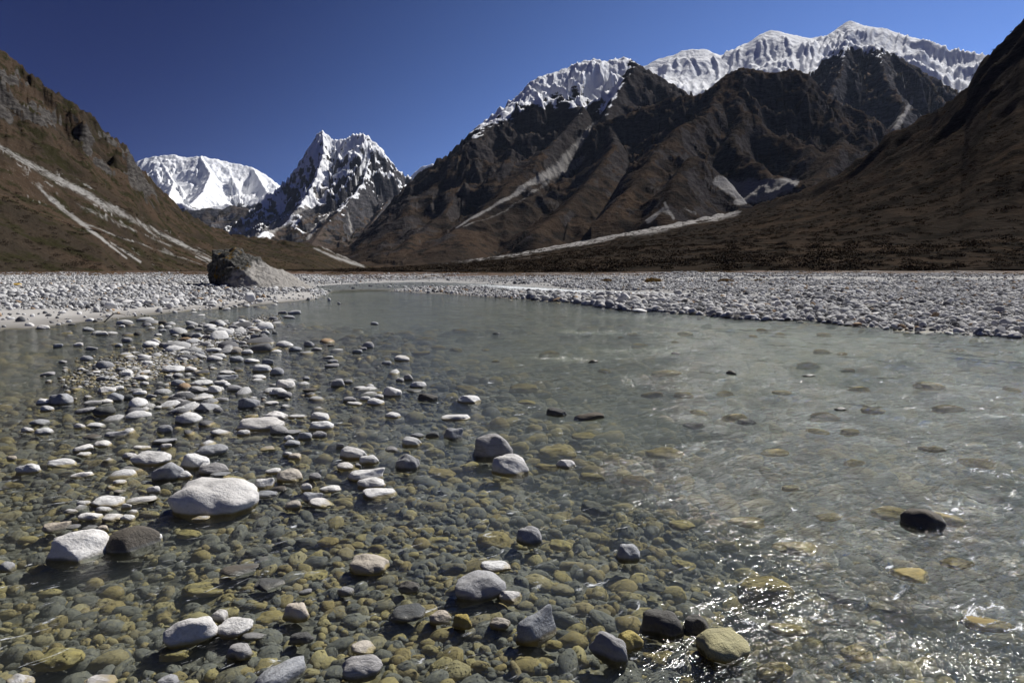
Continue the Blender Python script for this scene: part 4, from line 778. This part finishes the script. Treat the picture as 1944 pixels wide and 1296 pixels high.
# ------------------------------------------------------------------ the great rock on the left bank
def big_rock():
    m = M('lichened_rock'); p = m.pos(); o_ = m.n('ShaderNodeTexCoord').outputs['Object']; xs = m.sep(o_)
    n1 = m.noise(o_, .9, 6, .7); n2 = m.noise(o_, 4, 5, .7); n3_ = m.noise(o_, 14, 3, .7)
    pale = m.mix(n2, (.36,.34,.31), (.26,.245,.225)); lichen_shade = m.mix(m.ss(.4,.65,n2), (.03,.03,.027), (.12,.115,.105))
    up = m.math('ADD', m.math('ADD', m.math('MULTIPLY', xs[2], .34), m.math('MULTIPLY', m.math('ADD', xs[0], .3), -.30)), m.math('MULTIPLY', m.math('SUBTRACT', n1, .5), 1.6))
    col = m.mix(m.ss(.2, .55, up), pale, lichen_shade)  # dark lichen above, plus the left face's shade painted into the colour
    nz = m.sep(m.n('ShaderNodeNewGeometry').outputs['Normal'])
    moss = m.math('MULTIPLY', m.ss(.56,.62, m.noise(o_, 1.1, 4, .7, .5)), m.ss(.2,.5,up))
    col = m.mix(moss, col, m.mix(n3_, (.10,.055,.012), (.16,.10,.02)))
    col = m.mix(m.math('MULTIPLY', m.ss(.66,.7,n3_), m.ss(.3,.6,up)), col, (.55,.54,.5))
    m.pbsdf(col, .95, m.bump(m.math('ADD', n1, m.math('ADD', m.math('MULTIPLY', n2, .4), m.math('MULTIPLY', n3_, .15))), .8, .35), .1)
    D = 47.0
    def q(px, py, Y): a = P(px, py, Y); return (float(a[0]), float(a[1]), float(a[2]))
    pts = [q(400,478,D), q(404,474,D+1), q(428,471,D+1), q(455,474,D+1.4), q(470,480,D+1), q(505,497,D+2), q(540,515,D+2.5), q(580,540,D+2.5), q(618,560,D+1),
           q(400,500,D-.3), q(398,558,D-.6), q(462,560,D-3.2), q(447,505,D-1.6), q(425,482,D-.6), q(470,520,D-2.0), q(458,548,D-3.0), q(520,560,D-3.4), q(560,562,D-2.6), q(612,564,D-.5),
           q(400,520,D+2.5), q(405,482,D+3.5), q(450,482,D+5), q(520,515,D+6), q(600,558,D+4), q(402,560,D+4), q(480,560,D+7), q(560,560,D+7)]
    bm = bmesh.new()
    cxx, cyy, czz = q(485,556,D+1)
    for a in pts: bm.verts.new((a[0]-cxx, a[1]-cyy, a[2]-.2))
    for a in pts:
        if a[2] < 1.0: bm.verts.new((a[0]-cxx, a[1]-cyy, -1.2))
    r = bmesh.ops.convex_hull(bm, input=bm.verts)
    dead = {g for g in r['geom_interior']+r['geom_unused'] if isinstance(g, bmesh.types.BMVert)}
    bmesh.ops.delete(bm, geom=list(dead), context='VERTS')
    bmesh.ops.triangulate(bm, faces=bm.faces)
    for _ in range(6):
        es = [e for e in bm.edges if e.calc_length() > .16]
        if not es: break
        bmesh.ops.subdivide_edges(bm, edges=es, cuts=1); bmesh.ops.triangulate(bm, faces=[f for f in bm.faces if len(f.verts) > 3])
        if _ == 2: bmesh.ops.smooth_vert(bm, verts=bm.verts, factor=.22, use_axis_x=True, use_axis_y=True, use_axis_z=True)
        if len(bm.verts) > 22000: break
    bm.normal_update(); co = np.array([v.co[:] for v in bm.verts]); no = np.array([v.normal[:] for v in bm.verts])
    a = ridged(co[:,0]*.45+co[:,1]*.3, co[:,2]*.8-co[:,0]*.2, 5, 31)-.4; b = n3(co*1.3, 4)
    left = np.clip((co[:,2]*.5-co[:,0]*.12), 0, 1)
    dsp = (a*.30+b*.14)*(.25+left) + .05*n3(co*4, 8)
    co = co+no*dsp[:,None]
    for v, c in zip(bm.verts, co): v.co = c
    for f in bm.faces: f.smooth = True
    me = bpy.data.meshes.new('great_rock'); bm.to_mesh(me); bm.free(); me.materials.append(m.m)
    o = bpy.data.objects.new('great_rock', me); link(o); o.location = (cxx, cyy, .2)
    tag(o, 'huge lichened wedge-shaped rock on the left bank, steep at one end, sloping to the water', 'rock')
big_rock()
mw = stone_mesh('white_block', 3, 512, SM, .6)
for px, py, w_, h_, L in ((472,566,20,12,'white angular block at the foot of the huge wedge-shaped rock'),(491,571,13,5,'low white stone on the sand below the huge wedge-shaped rock'),(624,571,9,7,'tiny white stone standing in the water off the tip of the huge rock'),(643,577,8,4,'smallest white stone in the water beyond the tip of the huge rock'),
                        (205,581,20,8,'white oval cobble lying on the edge of the sandy left shore'),(320,581,16,7,'pale stone half sunk in the sand of the left shore')):
    x, y = ground(px, py); z = float(ground_z(np.array([x]), np.array([y]))[0][0]); x, y = ground(px, py, max(z, 0))
    a = w_/2*y/F; o = bpy.data.objects.new('stone', mw); link(o); o.location = (x, y+a*.6, max(z,0)+.1*a); o.scale = (a, a*.7, h_*y/F*.9)
    o.rotation_euler = (0, 0, px); o.color = (.68,.67,.65,.5); tag(o, L, 'stone')
# ochre stone on the left bank
x, y = ground(32, 546, .5); o = bpy.data.objects.new('stone', mw); link(o); o.location = (x, y, .62); o.scale = (.34,.25,.18); o.color = (.50,.33,.08,1)
tag(o, 'single orange-yellow stone among the white cobbles of the left bank', 'stone')

# ------------------------------------------------------------------ driftwood
def tube_curve(bm, pts, rads, seg=6):
    rings = []
    pts = [Vector(p) for p in pts]
    for i, p in enumerate(pts):
        d = (pts[min(i+1, len(pts)-1)]-pts[max(i-1, 0)]).normalized(); u = d.orthogonal().normalized(); v = d.cross(u)
        rings.append([bm.verts.new(p+(u*math.cos(a)+v*math.sin(a))*rads[i]) for a in [2*math.pi*k/seg for k in range(seg)]])
    for a, b in zip(rings, rings[1:]):
        for k in range(seg): bm.faces.new((a[k], a[(k+1) % seg], b[(k+1) % seg], b[k]))
    bm.faces.new(rings[0][::-1]); bm.faces.new(rings[-1])
def limb(name, pts, rads, mat, parent=None):
    bm = bmesh.new(); tube_curve(bm, pts, rads); 
    for f in bm.faces: f.smooth = True
    me = bpy.data.meshes.new(name); bm.to_mesh(me); bm.free(); me.materials.append(mat); o = bpy.data.objects.new(name, me); return link(o, parent)
m = M('bleached_wood'); m.pbsdf(m.mix(m.noise(m.n('ShaderNodeTexCoord').outputs['Object'], 12, 4), (.30,.26,.21), (.50,.46,.40)), .85); WOOD = m.m
x, y = ground(196, 611); dr = limb('driftwood_branch', [(0,0,-.05),(.16,.05,.12),(.30,.1,.24),(.46,.1,.23),(.62,.12,.20),(.70,.12,.10)], [.022,.022,.018,.015,.011,.006], WOOD)
dr.location = (x, y, 0.02); tag(dr, 'bleached forked driftwood branch stuck in the shore of the left bank', 'driftwood')
limb('twig', [(.30,.1,.24),(.22,.14,.30),(.12,.1,.33)], [.014,.010,.005], WOOD, dr)
limb('twig', [(.16,.05,.12),(.02,.0,.16),(-.12,.02,.10)], [.014,.010,.005], WOOD, dr)
limb('twig', [(.46,.1,.23),(.52,.05,.28)], [.010,.004], WOOD, dr)

# ------------------------------------------------------------------ shrubs
def bush_mesh(name, seed, mat, nleaf=90):
    r = np.random.default_rng(seed); V = []; Fc = []
    for i in range(nleaf):                                       # leaf sprays through a low dome
        u = r.normal(size=3); u /= np.linalg.norm(u); u[2] = abs(u[2]); rr = r.uniform(.45, 1)**.6
        c = u*rr*np.array([1, 1, .75]); c[:2] += r.normal(0, .12, 2); s = r.uniform(.12, .26)
        a = r.normal(size=3); a /= np.linalg.norm(a); b = np.cross(a, u+.1); b /= np.linalg.norm(b)+1e-6
        k = len(V); V += [c-a*s*.5, c+b*s*.45, c+a*s*.6+u*s*.3, c-b*s*.45]; Fc.append((k, k+1, k+2, k+3))
    me = bpy.data.meshes.new(name); me.from_pydata([tuple(v) for v in V], [], Fc); me.materials.append(mat); return me
def bush_mat(name, a, b):
    m = M(name); r = m.n('ShaderNodeObjectInfo').outputs['Random']; m.pbsdf(m.mix(r, a, b), .95, None, 0.0); return m.m
BD = bush_mat('dry_scrub', (.040,.033,.025), (.062,.046,.033)); BO = bush_mat('ochre_bush', (.13,.085,.03), (.17,.10,.04))
bc = bpy.data.collections.new('shrub_shapes')
for i in range(4): bc.objects.link(bpy.data.objects.new('shrub', bush_mesh('shrub', 600+i, BD)))
def surf_scatter(name, G, n, cond, ra, rb, lbl):
    Xs, Ys, Zs, px, py = G; r0, c0 = Xs.shape
    wgt = np.where(cond(px, py, Xs, Ys), 1.0, 0)[:-1,:-1]*(np.diff(Ys, axis=0)[:,:-1]*np.diff(Xs, axis=1)[:-1]); wgt = wgt*1.0
    wgt = wgt/np.maximum(Ys[:-1,:-1], 1)**.9; wgt = wgt.ravel(); wgt /= wgt.sum(); i = rng.choice(len(wgt), n, p=wgt); a, b = np.divmod(i, c0-1)
    u, v = rng.uniform(0,1,n), rng.uniform(0,1,n)
    f = lambda A: (A[a,b]*(1-u)*(1-v)+A[a+1,b]*u*(1-v)+A[a,b+1]*(1-u)*v+A[a+1,b+1]*u*v)
    p = np.stack([f(Xs), f(Ys), f(Zs)], -1); s = ra*(rb/ra)**rng.uniform(0,1,n)**1.6
    keep = fbm(p[:,0]/40, p[:,1]/40, 3, 55)+fbm(p[:,0]/11, p[:,1]/11, 2, 58) > -.35
    p, s = p[keep], s[keep]; n = len(p)
    return scatter(name, p, np.stack([s*rng.uniform(.9,1.5,n), s*rng.uniform(.9,1.5,n), s*rng.uniform(.6,1,n)], -1), rrot(n, .1), bc, 4, lbl)
surf_scatter('shrubs', RS, 26000, lambda px,py,X,Y: (px > 640) & (px < 2100) & (py < 517) & (Y < 1100), .35, 2.0, 'dry dark scrub covering the fan and slope on the right')
surf_scatter('scrub', LS, 12000, lambda px,py,X,Y: (px > -150) & (px < 700) & (py < 522) & (Y < 900), .25, 1.1, 'dry brown scrub covering the foot of the left slope')
tc = bpy.data.collections.new('tuft_shapes')
for i in range(3): tc.objects.link(bpy.data.objects.new('tuft', bush_mesh('tuft', 640+i, BO, 50)))
X, Y = sample_polar(1500, 82, 122, -.8, .95, 1); kk = fbm(X/9, Y/9, 3, 66) > .12; X, Y = X[kk], Y[kk]; z, _ = ground_z(X, Y); rr_ = rng.uniform(.18, .55, len(X))
scatter('dry_tufts', np.stack([X, Y, z], -1), np.stack([rr_*1.4, rr_*1.2, rr_*.7], -1), rrot(len(X), .1), tc, 3, 'low dry tufts along the edge of the plain')
ob = bush_mesh('ochre_bush', 700, BO, 420)
for i, (px, py, w_, L) in enumerate(((1152,531,22,'smallest ochre bush on the cobbles at the plain edge, leftmost of four'),(1240,533,42,'largest ochre bush on the cobbles beside the brown plain'),(1378,532,30,'reddish ochre bush on the cobbles, second from the bush cluster end'),(1440,531,20,'small low ochre bush on the cobbles, farthest toward the right'))):
    x, y = ground(px, py, .75); a = w_/2*y/F; o = bpy.data.objects.new('bush', ob); link(o); o.location = (x, y, .62); o.scale = (a, a*.8, a*.55); o.rotation_euler = (0,0,i*1.3)
    tag(o, L, 'bush', 'ochre bushes at the edge of the plain')

# ------------------------------------------------------------------ air
bm = bmesh.new(); bmesh.ops.create_cube(bm, size=1); me = bpy.data.meshes.new('haze'); bm.to_mesh(me); bm.free()
hz = bpy.data.objects.new('haze', me); link(hz); hz.scale = (29000, 29000, 2430); hz.location = (0, 0, 1205)
m = M('haze_air'); pv = m.n('ShaderNodeVolumePrincipled'); pv.inputs['Color'].default_value = (.60,.74,1.0,1); pv.inputs['Density'].default_value = 0.65e-5
pv.inputs['Anisotropy'].default_value = .2
m.nt.links.new(pv.outputs[0], m.out.inputs['Volume']); me.materials.append(m.m); hz['kind'] = 'stuff'
